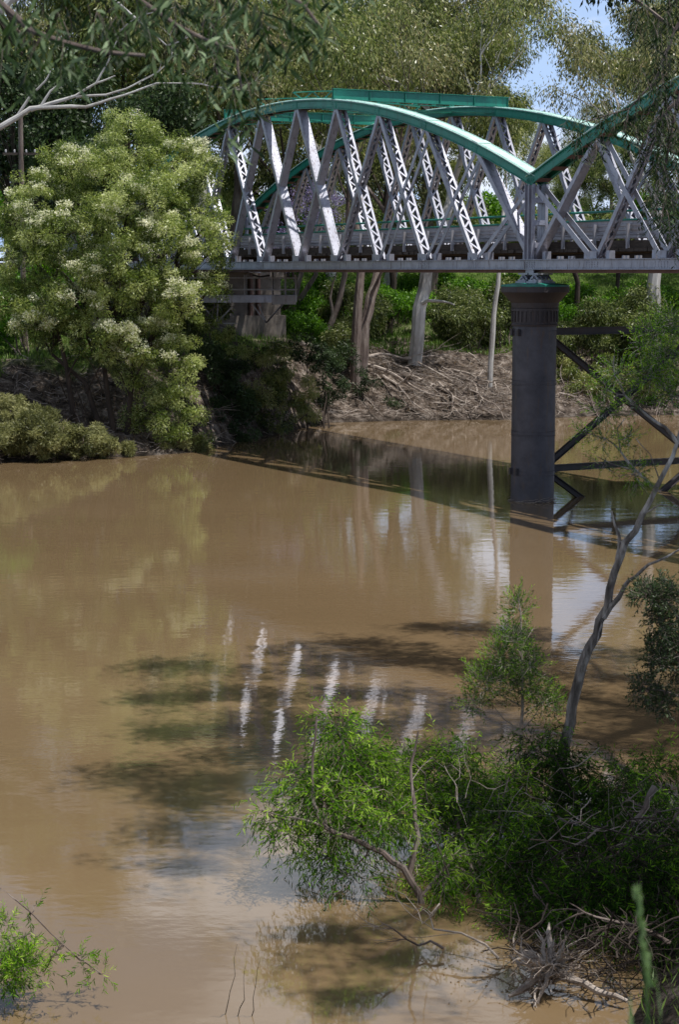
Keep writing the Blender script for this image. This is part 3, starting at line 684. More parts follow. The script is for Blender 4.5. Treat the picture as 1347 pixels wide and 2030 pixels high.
# ------------------------------------------------------------------ trees
def gum_proto(seed, Ht, fork, bark, leaf, depth=4, nleaf=60, spread=.5, lean=(0, 0), r=.45, rad=1.5, name='gum_tree', L=.34, Wd=.085):
    rng = random.Random(seed); mb = MB(); tips = []
    root = thing(name, 'x', 'tree')
    top = Vector((lean[0], lean[1], Ht*fork)); pts = wob(rng, (0, 0, -1.2), top, 7, .03)
    rad_ = [r*(1.35 if i == 0 else 1)*(1-.35*i/7) for i in range(8)]
    mb.tube(pts, rad_, 9)
    k = rng.randint(3, 4)
    for i in range(k):
        a = 2*PI*i/k+rng.uniform(-.5, .5); d = Vector((math.cos(a)*.65, math.sin(a)*.65, 1))
        grow(rng, mb, pts[-1], d, Ht*(1-fork)*.40, r*.48, depth, tips, spread, .10, (2, 3), 6, .72)
    for i in (4, 5, 6):
        a = rng.uniform(0, 2*PI); d = Vector((math.cos(a), math.sin(a), .45)); grow(rng, mb, pts[i], d, Ht*.15, r*.25, depth-2, tips, spread, .05, (2, 3), 5)
    mb.build('trunk', bark, root, True)
    lv = Leaves(seed)
    for p, d in tips:
        c = p+Vector((0, 0, -.35*rad))
        lv.clump(c, rad*.62*rng.uniform(.6, 1.25), int(nleaf*rng.uniform(.6, 1.4)), L, Wd, .62, .12+.76*rng.random(), 1.15, .25, tv=.22)
        if rng.random() < .5: lv.clump(c+Vector((rng.gauss(0, .8), rng.gauss(0, .8), rng.gauss(0, .7))), rad*.5, nleaf//2, L, Wd, .62, .1+.8*rng.random(), 1.15, .25, tv=.22)
    lv.build('crown', leaf, root)
    print(name, seed, 'tips', len(tips))
    return root
used = set()
def place(proto, x, y, s, rz, label, group=None, z=None, sz=None, crown=None):
    if proto.name in used:
        o = proto.copy(); COL.objects.link(o)
        for ch in list(proto.children):
            c = ch.copy(); COL.objects.link(c); c.parent = o
    else: o = proto; used.add(proto.name)
    o.location = (x, y, H(x, y) if z is None else z); o.rotation_euler = (0, 0, rz); o.scale = (s, s, sz or s)
    tag(o, label, 'tree', group); return o
GL = .36
G1 = gum_proto(11, 26, .42, M['gumbark'], M['l_gum'])
G2 = gum_proto(12, 28, .50, M['greybark'], M['l_gum2'], spread=.6)
G3 = gum_proto(13, 24, .35, M['gumbark'], M['l_gum2'], lean=(1.5, 0), spread=.55, nleaf=70)
G4 = gum_proto(14, 22, .30, M['darkbark'], M['l_gum'], spread=.5, nleaf=80)
def dense_proto(seed, lobes, nclump, nleaf, leaf, bark, name, rad=.8, L=.22, Wd=.09, droop=.35, tr=.25, stems=1):
    rng = random.Random(seed); mb = MB(); root = thing(name, 'x', 'tree'); lv = Leaves(seed)
    tot = sum(l[1][0]*l[1][1]*l[1][2] for l in lobes)
    for s_ in range(stems):
        pass
    for li, (c, R) in enumerate(lobes):
        c = Vector(c); b0 = Vector((rng.uniform(-.2, .2)*stems, rng.uniform(-.2, .2)*stems, -.6))
        pts = wob(rng, b0, c, 7, .05); mb.tube(pts, [tr*(1-.8*i/7) for i in range(8)], 6)
        n = max(4, int(nclump*(R[0]*R[1]*R[2]/tot)))
        for i in range(n):
            g = rv(rng); rr = rng.uniform(.55, 1.0); q = c+Vector((g.x*R[0], g.y*R[1], g.z*R[2]))*rr
            if rng.random() < .35: mb.tube(wob(rng, pts[rng.randint(4, 7)], q, 3, .06), [tr*.18, tr*.12, tr*.08, tr*.04], 3)
            lv.clump(q, rad*rng.uniform(.6, 1.2), nleaf, L, Wd, droop, .3+.45*rng.random(), .8, .5)
    mb.build('trunk', bark, root, True); lv.build('crown', leaf, root)
    return root
def rlobes(seed, n, Rx, Rz, z0):
    r = random.Random(seed); out = []
    for i in range(n):
        a = r.uniform(0, 2*PI); q = r.uniform(.2, 1)**.5*Rx; z = z0+r.random()*Rz; k = r.uniform(.7, 1.2)*Rx*.45
        out.append(((q*math.cos(a), q*math.sin(a), z), (k, k, k*.8)))
    return out
D1 = dense_proto(21, rlobes(1, 9, 3.2, 5, 4), 240, 70, M['l_dark'], M['darkbark'], 'fig_tree')
S1 = dense_proto(22, rlobes(2, 7, 1.5, 1.6, .8), 110, 90, M['l_green'], M['greybark'], 'green_bush', .45, .14, .08, .35, .06)
S2 = dense_proto(23, rlobes(3, 7, 1.2, 1.5, .8), 90, 90, M['l_shrub'], M['greybark'], 'bank_shrub', .40, .16, .045, .5, .05)
def P2(px, Y): r = ray(px, HOR); return r.x*Y/r.y
rs = random.Random(5)
gl = 'tall gum trees behind the bridge'
def bgtree(p, px, Y, s, label, rz=None, g=gl, sz=None):
    return place(p, P2(px, Y), Y, s, rz if rz is not None else rs.uniform(0, 6.28), label, g, sz=sz or (s*.79 if Y < 200 and s > .7 else s))
BG = [(G2, 60, 128, 1.25), (G4, 210, 122, 1.25), (G1, 330, 131, .95), (G2, 470, 126, .85), (G4, 560, 139, 1.15), (G1, 660, 124, 1.0), (G3, 760, 133, 1.15),
      (G2, 850, 128, 1.0), (G4, 890, 142, .85), (G1, 1000, 270, .85), (G3, 1440, 126, 1.0), (G2, 1390, 145, .8), (G4, 1480, 134, 1.2),
      (G1, -60, 125, 1.1), (G3, -150, 135, 1.2), (G2, 1480, 128, 1.1), (G3, 120, 150, 1.2), (G1, 400, 155, 1.3), (G3, 620, 158, .9),
      (G4, 1150, 285, .75), (G2, 1210, 300, .9), (G1, 1390, 165, 1.1), (G4, 700, 180, 1.3), (G2, 250, 178, 1.3), (G4, 500, 185, 1.4), (G4, 20, 180, 1.4), (G4, 1260, 280, .9), (G3, 1070, 310, .8), (G4, 1420, 185, 1.2), (G1, -300, 122, 1.1), (G2, -420, 130, 1.1), (G4, -560, 140, 1.2), (G3, 1640, 126, 1.1), (G1, 1800, 130, 1.2), (G4, 1980, 138, 1.2), (G2, -250, 165, 1.3), (G1, 1600, 170, 1.3)]
LB = {G1.name: 'pale barked gum tree with drooping olive leaves behind the bridge', G2.name: 'grey barked gum tree with brownish leaves behind the bridge', G3.name: 'leaning pale gum tree beyond the river', G4.name: 'dark stemmed low branching gum tree beyond the river'}
for p, px, Y, s in BG: bgtree(p, px, Y, s, LB[p.name])

# ------------------------------------------------------------------ run part two

def place_k(p, px, Y, s, label, cat='bush', group=None, dz=-.1):
    x = P2(px, Y); o = place(p, x, Y, s, rs.uniform(0, 6.28), label, group, z=H(x, Y)+dz); o['category'] = cat; return o
# dark fig tree behind the flowering tree, left
place_k(D1, 215, 106, 1.45, 'dense dark leaved tree behind the top of the flowering tree', 'tree')
place_k(D1, 60, 112, 1.5, 'dense dark leaved tree at the left edge beside the utility pole', 'tree')
# bushes under the bridge
bb = 'bright green bushes on the far bank'
for i, (px, Y, s) in enumerate([(600, 110, .9), (640, 116, 1.1), (575, 118, 1.0), (760, 119, 1.1), (790, 124, 1.0), (690, 125, 1.3), (880, 120, 1.1), (930, 126, 1.3), (1150, 119, 1.0), (1190, 124, 1.2), (1240, 121, 1.0), (1120, 128, 1.0), (1290, 127, 1.3), (560, 128, 1.4), (840, 130, 1.2), (1010, 126, 1.4), (60, 92, 1.3), (30, 97, 1.6), (1330, 120, 1.3)]):
    place_k(S1, px, Y, s, 'bright green leafy bush on the grassy slope of the far bank', 'bush', bb)
bs = 'grey green shrubs on the brown bank'
for i, (px, Y, s) in enumerate([(690, 107, 1.0), (940, 113, 1.3), (970, 115, 1.5), (1000, 114, 1.2), (900, 117, 1.3), (1140, 110, 1.3), (1200, 111, 1.5), (1250, 113, 1.5), (1300, 111, 1.5), (1330, 108, 1.4), (730, 117, 1.2), (400, 101, 1.5), (700, 113, 1.4)]):
    place_k(S2, px, Y, s, 'dull grey green shrub on the far river bank below the bridge', 'shrub', bs)
# bank trees with visible trunks under the bridge
def px_tree(name, label, pts, rads, bark, leaf, branches=(), crown=(), seed=1, nleaf=60, rad=1.3, L=.28, Wd=.07, depth=2, sides=9, droop=.6):
    base = at(*pts[0]); root = thing(name, label, 'tree', (base.x, base.y, H(base.x, base.y)))
    rng = random.Random(seed); mb = MB(); tips = []
    P = [at(*p) for p in pts]; P[0].z = min(P[0].z, H(P[0].x, P[0].y)-.4)
    P = [P[0]]+[q for i in range(1, len(P)) for q in (P[i-1].lerp(P[i], .5)+rv(rng)*rads[0]*.25, P[i])]
    R = np.interp(np.linspace(0, 1, len(P)), np.linspace(0, 1, len(rads)), rads)
    mb.tube(P, list(R), sides)
    for br, r0 in branches:
        Q = [at(*p) for p in br]; Q = [Q[0]]+[q for i in range(1, len(Q)) for q in (Q[i-1].lerp(Q[i], .5)+rv(rng)*r0*.6, Q[i])]
        mb.tube(Q, [r0*(1-.75*i/(len(Q)-1)) for i in range(len(Q))], 6)
    for c in crown:
        grow(rng, mb, P[-1], Vector(c[:3]), c[3], R[-1]*.7, c[4], tips, .5, .1, (2, 3), 5)
    mb.build('trunk', bark, root, True)
    if tips:
        lv = Leaves(seed)
        for p, d in tips: lv.clump(p-Vector((0, 0, .4)), rad*rng.uniform(.6, 1.1), int(nleaf*rng.uniform(.6, 1.3)), L, Wd, droop, .25+.5*rng.random(), .9, .25)
        lv.build('crown', leaf, root)
    return root
cr4 = [(.4, .1, 1, 4.5, 3), (-.5, .2, 1, 4.5, 3), (.1, -.5, 1, 4.5, 3)]
px_tree('gum_tree', 'pale gum trunk with a bare side branch, right of the paired dark trunks', [(822, 690, 108.5), (832, 610, 108.6), (846, 540, 109), (880, 440, 110), (900, 360, 111)], [.42, .40, .34, .28], M['gumbark'], M['l_gum'],
        [([(834, 600, 108.5), (848, 596, 108), (880, 598, 107.7), (902, 605, 107.5)], .14)], cr4, 31)
px_tree('gum_tree', 'dark leaning trunk, right one of the pair on the bank under the bridge', [(712, 705, 105), (722, 640, 105.2), (735, 590, 105.5), (748, 545, 106), (770, 430, 107)], [.40, .32, .27, .2], M['greybark'], M['l_gum2'],
        [([(733, 600, 105.4), (748, 560, 105), (762, 530, 104.5), (775, 480, 104)], .13)], cr4, 32)
px_tree('gum_tree', 'dark upright trunk, left one of the pair on the bank under the bridge', [(705, 712, 104.4), (708, 640, 104.4), (714, 560, 104.6), (716, 500, 105), (700, 400, 105.5)], [.30, .27, .22, .16], M['greybark'], M['l_gum'], [], cr4, 33)
px_tree('gum_tree', 'slender pale stem on the bank just left of the iron pier', [(972, 738, 106), (978, 660, 106), (984, 590, 106), (990, 540, 106), (1000, 400, 107)], [.17, .15, .13, .1], M['gumbark'], M['l_gum'], [], [(.3, 0, 1, 2.6, 3), (-.4, .2, 1, 2.6, 3)], 34)
px_tree('gum_tree', 'thick pale gum trunk at the right edge of the picture beneath the bridge', [(1296, 690, 112), (1298, 600, 112), (1300, 540, 112), (1305, 400, 112)], [.50, .44, .40, .32], M['gumbark'], M['l_gum2'], [], cr4, 35)
px_tree('gum_tree', 'grey twin stemmed gum left of the concrete platform railing', [(640, 660, 112), (672, 600, 112), (684, 545, 112), (690, 400, 112)], [.22, .19, .17, .12], M['greybark'], M['l_gum'], [([(660, 640, 112), (655, 590, 112), (668, 540, 112)], .12)], cr4, 36)
for i, px in enumerate((560, 770, 1060, 1140, 1220)):
    Y = 118+3*i % 7
    px_tree('gum_tree', ['grey trunk behind the platform railing under the bridge', 'dark trunk in deep shade behind the pale gum', 'dark trunk directly behind the iron pier', 'thin dark trunk right of the iron pier', 'thin leaning dark trunk on the slope right of the pier'][i],
            [(px, 640, Y), (px+rs.uniform(-12, 12), 560, Y), (px+rs.uniform(-20, 20), 400 if px < 1000 else 490, Y)], [.3-.03*i, .26-.03*i, .18], M['darkbark'], M['l_gum'], [], [(c_[0], c_[1], c_[2], 4.5 if px < 1000 else .9, 3) for c_ in cr4], 40+i)
# jacaranda
J = dense_proto(61, [((-1.5, 0, 6), (1.8, 1.8, 1.5)), ((1.6, .5, 8), (2, 2, 1.6)), ((0, 0, 4.5), (1.5, 1.5, 1)), ((-2.6, 0, 4), (1.4, 1.4, 1.2)), ((3.2, 0, 6.5), (1.4, 1.4, 1.2))], 110, 70, M['l_purple'], M['greybark'], 'jacaranda_tree', .5, .11, .07, .1)
place_k(J, 580, 117, 1.0, 'purple flowering jacaranda seen through the truss members', 'tree')
# utility poles
def pole(px, py0, py1, Y, arm, label):
    p = at(px, py1, Y); q = at(px, py0, Y); r = thing('utility_pole', label, 'pole', (p.x, p.y, H(p.x, p.y)))
    mb = MB(); mb.tube([(p.x, p.y, H(p.x, p.y)-.5), q], [.16, .12], 10); mb.build('post', M['greybark'], r, True)
    mb = MB(); a = at(px, arm, Y); mb.box(a, (.9, 0, 0), (0, .06, 0), (0, 0, .06)); mb.build('crossarm', M['timber'], r)
    for dx in (-.75, -.3, .3, .75):
        mb = MB(); mb.lathe(a+Vector((dx, 0, .06)), [(.03, 0), (.06, .03), (.04, .07), (.06, .11), (.03, .16)], 8); mb.build('insulator', M['galv'], r)
pole(40, 232, 350, 95, 305, 'grey timber utility pole at the left edge above the flowering tree')
pole(366, 226, 300, 112, 234, 'small utility pole behind the peak of the flowering tree')

# ------------------------------------------------------------------ flowering trees on the left bank
def lobe_tree(name, label, base, lobes, seed, nper, nleaf, leaf, bark, blossom=None, L=.13, Wd=.035, rad=.5, stems=4, tr=.17, droop=.3, cat='tree', bl=.22, zs=1.0):
    rng = random.Random(seed); bx = on(*base); root = thing(name, label, cat, (bx.x, bx.y, H(bx.x, bx.y)))
    b0 = Vector(root.location); mb = MB(); lv = Leaves(seed); bo = Leaves(seed+500)
    st = [b0+Vector((rng.uniform(-1.2, 1.2), rng.uniform(-.6, .6), -.5)) for _ in range(stems)]
    for (px, py, Y, Rp) in lobes:
        c = at(px, py, Y); R = Rp*Y/FP
        s0 = min(st, key=lambda q: (q-c).length+rng.uniform(0, 1.5))
        pts = wob(rng, s0, c, 8, .05, .02); mb.tube(pts, [tr*(1-.78*i/8) for i in range(9)], 6)
        n = int(nper*R*R*.8)
        for i in range(n):
            g = rv(rng)
            rr = rng.uniform(.6, 1.05); q = c+Vector((g.x*R, g.y*R, g.z*R*.9*zs))*rr
            if rng.random() < .4: mb.tube(wob(rng, pts[rng.randint(5, 8)], q, 3, .06), [tr*.16, tr*.11, tr*.07, tr*.03], 3)
            k = rng.uniform(.6, 1.25)
            tint = .08+.84*rng.random()
            lv.clump(q, rad*k*.8, int(nleaf*k*1.1), L*1.15, Wd*1.15, droop, tint, .8, .75, tv=.25)
            bn = math.sin(q.x*1.3+1)*math.sin(q.z*1.1+2)+.5*math.sin(q.x*2.9+q.z*2.3)
            if blossom and rng.random() < bl+.34*bn+.012*(py-480)/10 and g.z > -.5:
                for _ in range(rng.randint(5, 10)):
                    bo.clump(q+Vector((rng.uniform(-.5, .5), rng.uniform(-.5, .3), .15+rng.uniform(-.1, .3)))*rad*1.2, .17, 18, .10, .065, -.1, None, .8, .8)
    mb.build('trunk', bark, root, True); lv.build('crown', leaf, root)
    if bo.P: bo.build('blossom', blossom, root)
    return root
lobe_tree('flowering_tree', 'large rounded tree with cream blossom beside the left end of the bridge', (235, 868), [(255, 285, 88, 70), (345, 335, 87, 75), (300, 400, 85, 80), (390, 410, 86, 50), (395, 480, 85, 48), (330, 500, 84, 75),
    (250, 430, 84, 80), (230, 540, 83, 80), (345, 600, 83, 55), (425, 560, 85, 30), (300, 680, 83, 65), (205, 350, 86, 70), (440, 530, 86, 22), (408, 345, 86.5, 36), (425, 430, 85.5, 28), (392, 300, 87, 26), (440, 480, 85.5, 22)], 71, 24, 150, M['l_myr'], M['darkbark'], M['l_cream'])
lobe_tree('flowering_tree', 'cream flowering tree at the left edge with several thin dark stems', (150, 850), [(140, 330, 86, 70), (75, 400, 85, 70), (120, 470, 84, 75), (60, 520, 84, 60), (150, 590, 83, 70), (70, 640, 83, 50), (190, 670, 82.5, 55), (30, 450, 85, 50), (10, 590, 84, 50)], 72, 24, 150, M['l_myr'], M['darkbark'], M['l_cream'])
lobe_tree('leafy_tree', 'lower leafy tree without blossom overhanging the water under the flowering tree', (335, 880), [(365, 700, 84.5, 38), (355, 770, 84, 40), (300, 770, 84, 45), (385, 815, 84, 28), (335, 840, 83.5, 40), (270, 830, 84, 30), (400, 870, 84, 18), (250, 740, 84, 30)], 73, 26, 150, M['l_myr'], M['darkbark'], None, tr=.10)
for i, lb in enumerate([[(60, 850, 80.5, 40), (30, 860, 80.5, 34), (95, 865, 80.3, 34)], [(125, 860, 81, 36), (165, 870, 81, 32), (85, 820, 82, 30)], [(215, 880, 82, 28), (250, 888, 82.5, 18), (190, 858, 82.5, 24)], [(340, 878, 84.3, 20), (380, 880, 85, 22), (415, 882, 85.5, 14)], [(-10, 860, 80, 45), (20, 810, 82, 35)]]):
    lobe_tree('riverside_shrub', ['second grey green shrub from the left along the left water edge', 'middle grey green shrub along the left water edge', 'small grey green shrub at the right end of the row, below the thin dark stems', 'low thin shrub trailing in the water under the leafy tree', 'leftmost grey green shrub at the water edge'][i], (lb[0][0], lb[0][1]+25), [(a_, b_+8, c_-.8, d_) for a_, b_, c_, d_ in lb], 80+i, 46, 170, M['l_grey'], M['greybark'], None, L=.15, Wd=.035, rad=.33, tr=.05, stems=3, droop=-.2, cat='shrub')
lobe_tree('drooping_shrub', 'shaded drooping shrub overhanging the water below the concrete pier', (545, 858), [(550, 720, 93, 45), (520, 770, 92.5, 45), (580, 780, 93, 45), (545, 830, 92, 40), (610, 820, 94, 30), (500, 705, 94, 28)], 90, 18, 130, M['l_gum'], M['greybark'], None, L=.16, Wd=.035, rad=.4, tr=.08, droop=.6, cat='shrub')
lobe_tree('shaded_shrub', 'yellow green leafy shrub in the dark gap beside the concrete pier', (440, 760), [(440, 655, 91, 25), (470, 700, 93, 24), (415, 640, 90, 22)], 91, 26, 130, M['l_myr'], M['greybark'], None, L=.14, Wd=.035, rad=.35, tr=.06, cat='shrub')
# ------------------------------------------------------------------ dead branches on the bank
db = 'fallen dead branches on the far bank'
def fallen(p, q, r, seed, label, depth=2, kid=7, m='deadwood', grp=db, curl=.06):
    rng = random.Random(seed); P, Q = Vector(p), Vector(q); mb = MB(); L = (Q-P).length
    pts = wob(rng, P, Q, 10, curl); mb.tube(pts, [r*(1-.8*i/10) for i in range(11)], 7); tips = []
    for i in range(kid):
        k = rng.randint(2, 9); d = (Q-P).normalized()+rv(rng)*.7; d.z = abs(d.z)*.3-.05
        grow(rng, mb, pts[k], d, L*rng.uniform(.15, .38), r*.35, depth-1, tips, .5, -.03, (1, 3), 4, .7, .25)
    o = mb.build('fallen_branch', M[m], None, True); tag(o, label, 'branch', grp); return o
def gp(px, py, dz=.15):    # point on far bank seen at a pixel
    r = ray(px, py); k = 80.
    while k < 160:
        x, y, z = r.x*k, r.y*k, CAMZ+r.z*k
        if z < H(x, y)+dz: break
        k += .15
    return Vector((r.x*k, r.y*k, H(r.x*k, r.y*k)+dz))
fallen(gp(692, 718), gp(880, 790, .5), .16, 101, 'longest pale dead branch running down the brown bank')
fallen(gp(690, 712, .3), gp(890, 705, .6), .11, 102, 'upper pale dead branch lying across the top of the brown bank')
fallen(gp(800, 740, .3), gp(985, 826, .3), .12, 103, 'dead branch reaching down to the water left of the iron pier')
fallen(gp(900, 735, .3), gp(1008, 770, .5), .09, 104, 'dead branch close behind the iron pier')
fallen(gp(870, 760, .4), gp(920, 828, .3), .08, 105, 'short steep dead branch at the water edge')
fallen(gp(760, 745, .4), gp(860, 828, .3), .09, 106, 'dead branch with forked ends low on the brown bank')
fallen(gp(598, 682, .3), gp(650, 700, .3), .14, 107, 'stout broken log on the grass right of the concrete pier', 1, 3)
fallen(gp(1110, 780, .3), gp(1175, 800, .3), .06, 108, 'thin dead branch on the bank right of the iron pier')
# litter of sticks
rng = random.Random(7); mb = MB()
for i in range(2600):
    X = rng.uniform(-22, 22); yb = float(np.interp(X, FX, FY)); Y = yb+rng.uniform(.2, 10) if rng.random() < .8 else yb+rng.uniform(.2, 3)
    z = H(X, Y)+.08; d = rv(rng); d.z *= .35; Lk = rng.uniform(.3, 1.4); p = Vector((X, Y, z))
    mb.tube([p, p+d*Lk*.5+rv(rng)*.06, p+d*Lk], [.018, .014, .006], 3, False)
tag(mb.build('stick_litter', M['deadwood']), 'tangle of thin dead sticks scattered on the far bank', 'sticks', kind='stuff')
# grass on the slope
lv = Leaves(9); r = lv.rng; n = 60000
X = r.uniform(-26, 32, n); yb = np.interp(X, FX, FY); Y = yb+9+r.random(n)**1.3*38; pz = hgt(X, Y)
keep = vnoise(X, Y, 4., 8)+(Y-yb-9)/16 > -.15
P = np.stack([X, Y, pz-.03], 1)[keep]; k = len(P); D = unit(np.stack([r.normal(0, .35, k), r.normal(0, .35, k), np.ones(k)], 1))
lv.P.append(P); lv.D.append(D); lv.L.append(r.uniform(.15, .5, k)); lv.W.append(r.uniform(.03, .07, k)); lv.T.append(np.clip(.5+.9*vnoise(P[:, 0], P[:, 1], 3, 9)+r.uniform(-.25, .25, k), 0, 1))
o = lv.build('bank_grass', M['l_grass']); tag(o, 'long green grass on the slope under the trees', 'grass', kind='stuff')
lv = Leaves(10); r = lv.rng; n = 9000
X = r.uniform(-14, 24, n); yb = np.interp(X, FX, FY); Y = yb+1+r.random(n)*10; P = np.stack([X, Y, hgt(X, Y)-.02], 1)
D = unit(np.stack([r.normal(0, .6, n), r.normal(-.3, .6, n), np.ones(n)*.7], 1)); lv.P.append(P); lv.D.append(D); lv.L.append(r.uniform(.1, .4, n)); lv.W.append(r.uniform(.01, .03, n)); lv.T.append(r.random(n))
o = lv.build('dry_grass', M['l_dry']); tag(o, 'dry straw coloured grass on the brown bank', 'grass', kind='stuff')

# ------------------------------------------------------------------ near bank vegetation
def spray(lv, mb, rng, p, d, L, n, LL, WW, droop=.5, r=.004, tint=None, lp=.6):
    """a twig with alternate leaves"""
    pts = [Vector(p)]; d = Vector(d).normalized(); seg = 5
    for i in range(seg):
        d = (d+Vector((0, 0, -droop*.45))+rv(rng)*.10).normalized(); pts.append(pts[-1]+d*L/seg)
    mb.tube(pts, [r*(1-.7*i/seg) for i in range(seg+1)], 3, False)
    t0 = rng.random() if tint is None else tint; P = []; D = []
    for i in range(n):
        f = (i+rng.random())/n*seg; k = min(seg-1, int(f)); q = pts[k].lerp(pts[k+1], f-k); dd = (pts[k+1]-pts[k]).normalized()
        e = rv(rng); e = (e-dd*e.dot(dd)).normalized(); P.append(tuple(q)); D.append(tuple(dd*lp+e*(1-lp)*1.5+Vector((0, 0, -droop*.5))))
    lv.P.append(np.array(P)); lv.D.append(unit(np.array(D))); lv.L.append(LL*lv.rng.uniform(.6, 1.25, n)); lv.W.append(WW*lv.rng.uniform(.7, 1.3, n)); lv.T.append(np.clip(t0+lv.rng.uniform(-.25, .25, n), 0, 1))
DM = 3.0
def near_bush(name, label, cat, basept, stems, lobes, seed, dens, n, LL, WW, leaf, bark, droop=.6, sl=.45, tint=(.2, .9), up=.3, parent=None):
    rng = random.Random(seed); root = thing(name, label, cat, tuple(basept)); mb = MB(); lv = Leaves(seed)
    nodes = []
    for st, r0 in stems:
        P = [at(*q) if len(q) == 3 and not isinstance(q, Vector) else q for q in st]
        Q = [P[0]]
        for i in range(1, len(P)): Q += [P[i-1].lerp(P[i], .5)+rv(rng)*r0*.5, P[i]]
        mb.tube(Q, [max(.006, r0*(1-.75*i/(len(Q)-1))) for i in range(len(Q))], 7); nodes += Q[1:]
    for (px, py, Y, rx, ry) in lobes:
        c = at(px, py, Y); X_, Z_ = rx*Y/FP, ry*Y/FP; m_ = int(dens*DM*rx*ry/1000)
        near = min(nodes, key=lambda q: (q-c).length) if nodes else c
        mb.tube(wob(rng, near, c, 4, .08), [.016, .013, .011, .008, .006], 4)
        for i in range(m_):
            g = rv(rng)*rng.random()**.45; q = c+Vector((g.x*X_, g.y*max(X_, .5), g.z*Z_))
            d = Vector((g.x, g.y, g.z+up))+rv(rng)*.6
            if rng.random() < .12: mb.tube(wob(rng, c+(q-c)*.2, q, 3, .1), [.008, .006, .005, .004], 3, False)
            tn = rng.uniform(*tint)*(1 if abs(g.x)+abs(g.z) > .75 and g.z > -.5 else .5)  # inner and lower sprays tinted darker, painting the bush's own shade
            spray(lv, mb, rng, q, d, sl*rng.uniform(.6, 1.3), n, LL, WW, droop, .0035, tn)
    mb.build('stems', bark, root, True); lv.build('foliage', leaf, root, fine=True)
    return root
wb = on(830, 1790)
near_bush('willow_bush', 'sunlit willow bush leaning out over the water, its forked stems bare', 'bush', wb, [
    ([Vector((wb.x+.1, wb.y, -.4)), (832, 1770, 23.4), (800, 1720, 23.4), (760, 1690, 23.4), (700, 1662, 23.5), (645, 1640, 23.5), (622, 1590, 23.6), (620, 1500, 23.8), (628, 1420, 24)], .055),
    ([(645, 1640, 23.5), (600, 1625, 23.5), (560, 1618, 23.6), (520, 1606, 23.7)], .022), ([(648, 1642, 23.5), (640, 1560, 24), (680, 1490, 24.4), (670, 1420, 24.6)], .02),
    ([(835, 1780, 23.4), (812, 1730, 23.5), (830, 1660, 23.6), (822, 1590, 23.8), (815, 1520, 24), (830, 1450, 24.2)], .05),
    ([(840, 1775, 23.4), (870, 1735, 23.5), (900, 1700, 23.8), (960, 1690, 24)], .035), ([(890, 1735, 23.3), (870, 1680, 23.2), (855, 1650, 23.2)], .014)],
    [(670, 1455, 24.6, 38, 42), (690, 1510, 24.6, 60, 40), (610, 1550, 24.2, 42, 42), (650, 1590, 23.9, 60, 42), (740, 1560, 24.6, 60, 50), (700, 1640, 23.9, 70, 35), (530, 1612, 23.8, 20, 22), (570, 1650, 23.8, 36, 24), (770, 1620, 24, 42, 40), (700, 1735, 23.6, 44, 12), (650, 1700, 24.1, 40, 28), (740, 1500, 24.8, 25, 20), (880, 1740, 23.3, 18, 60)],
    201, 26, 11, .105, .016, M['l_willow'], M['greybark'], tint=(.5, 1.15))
near_bush('willow_bush', 'dense middle willow bush behind the bare forked stems', 'bush', on(960, 1830), [
    ([Vector((on(960, 1830).x, on(960, 1830).y, -.4)), (950, 1780, 23.5), (930, 1700, 24.5), (900, 1600, 25.3), (880, 1520, 26)], .05), ([(930, 1700, 24.5), (990, 1620, 25), (1010, 1540, 25.5)], .03), ([(940, 1740, 24), (880, 1700, 24.5), (800, 1660, 25)], .03)],
    [(800, 1530, 26, 45, 42), (870, 1520, 26, 55, 36), (925, 1505, 26, 35, 30), (860, 1590, 25.6, 80, 50), (940, 1590, 25.6, 60, 50), (900, 1670, 25, 90, 50), (1000, 1640, 25.2, 60, 55), (860, 1760, 24, 40, 55), (960, 1750, 24, 80, 60), (1010, 1830, 23, 60, 45), (920, 1850, 23, 40, 30), (1000, 1560, 26, 50, 35)],
    202, 24, 11, .105, .016, M['l_willow'], M['greybark'], tint=(.25, .95))
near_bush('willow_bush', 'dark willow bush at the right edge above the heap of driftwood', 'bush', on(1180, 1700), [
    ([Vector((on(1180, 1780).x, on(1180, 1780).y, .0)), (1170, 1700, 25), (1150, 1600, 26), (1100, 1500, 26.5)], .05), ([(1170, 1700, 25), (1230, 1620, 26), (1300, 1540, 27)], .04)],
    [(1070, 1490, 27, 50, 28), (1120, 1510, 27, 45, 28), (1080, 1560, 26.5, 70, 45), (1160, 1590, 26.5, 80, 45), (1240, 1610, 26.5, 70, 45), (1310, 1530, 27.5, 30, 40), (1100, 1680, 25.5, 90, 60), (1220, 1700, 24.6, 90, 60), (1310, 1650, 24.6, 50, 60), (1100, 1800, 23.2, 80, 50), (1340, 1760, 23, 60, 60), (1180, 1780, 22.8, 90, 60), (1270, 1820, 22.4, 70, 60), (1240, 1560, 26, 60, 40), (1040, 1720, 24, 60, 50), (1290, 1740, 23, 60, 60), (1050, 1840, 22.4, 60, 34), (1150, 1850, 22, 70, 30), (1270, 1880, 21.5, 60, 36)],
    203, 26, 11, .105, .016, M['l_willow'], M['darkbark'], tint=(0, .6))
sp = at(1035, 1500, 28.5)
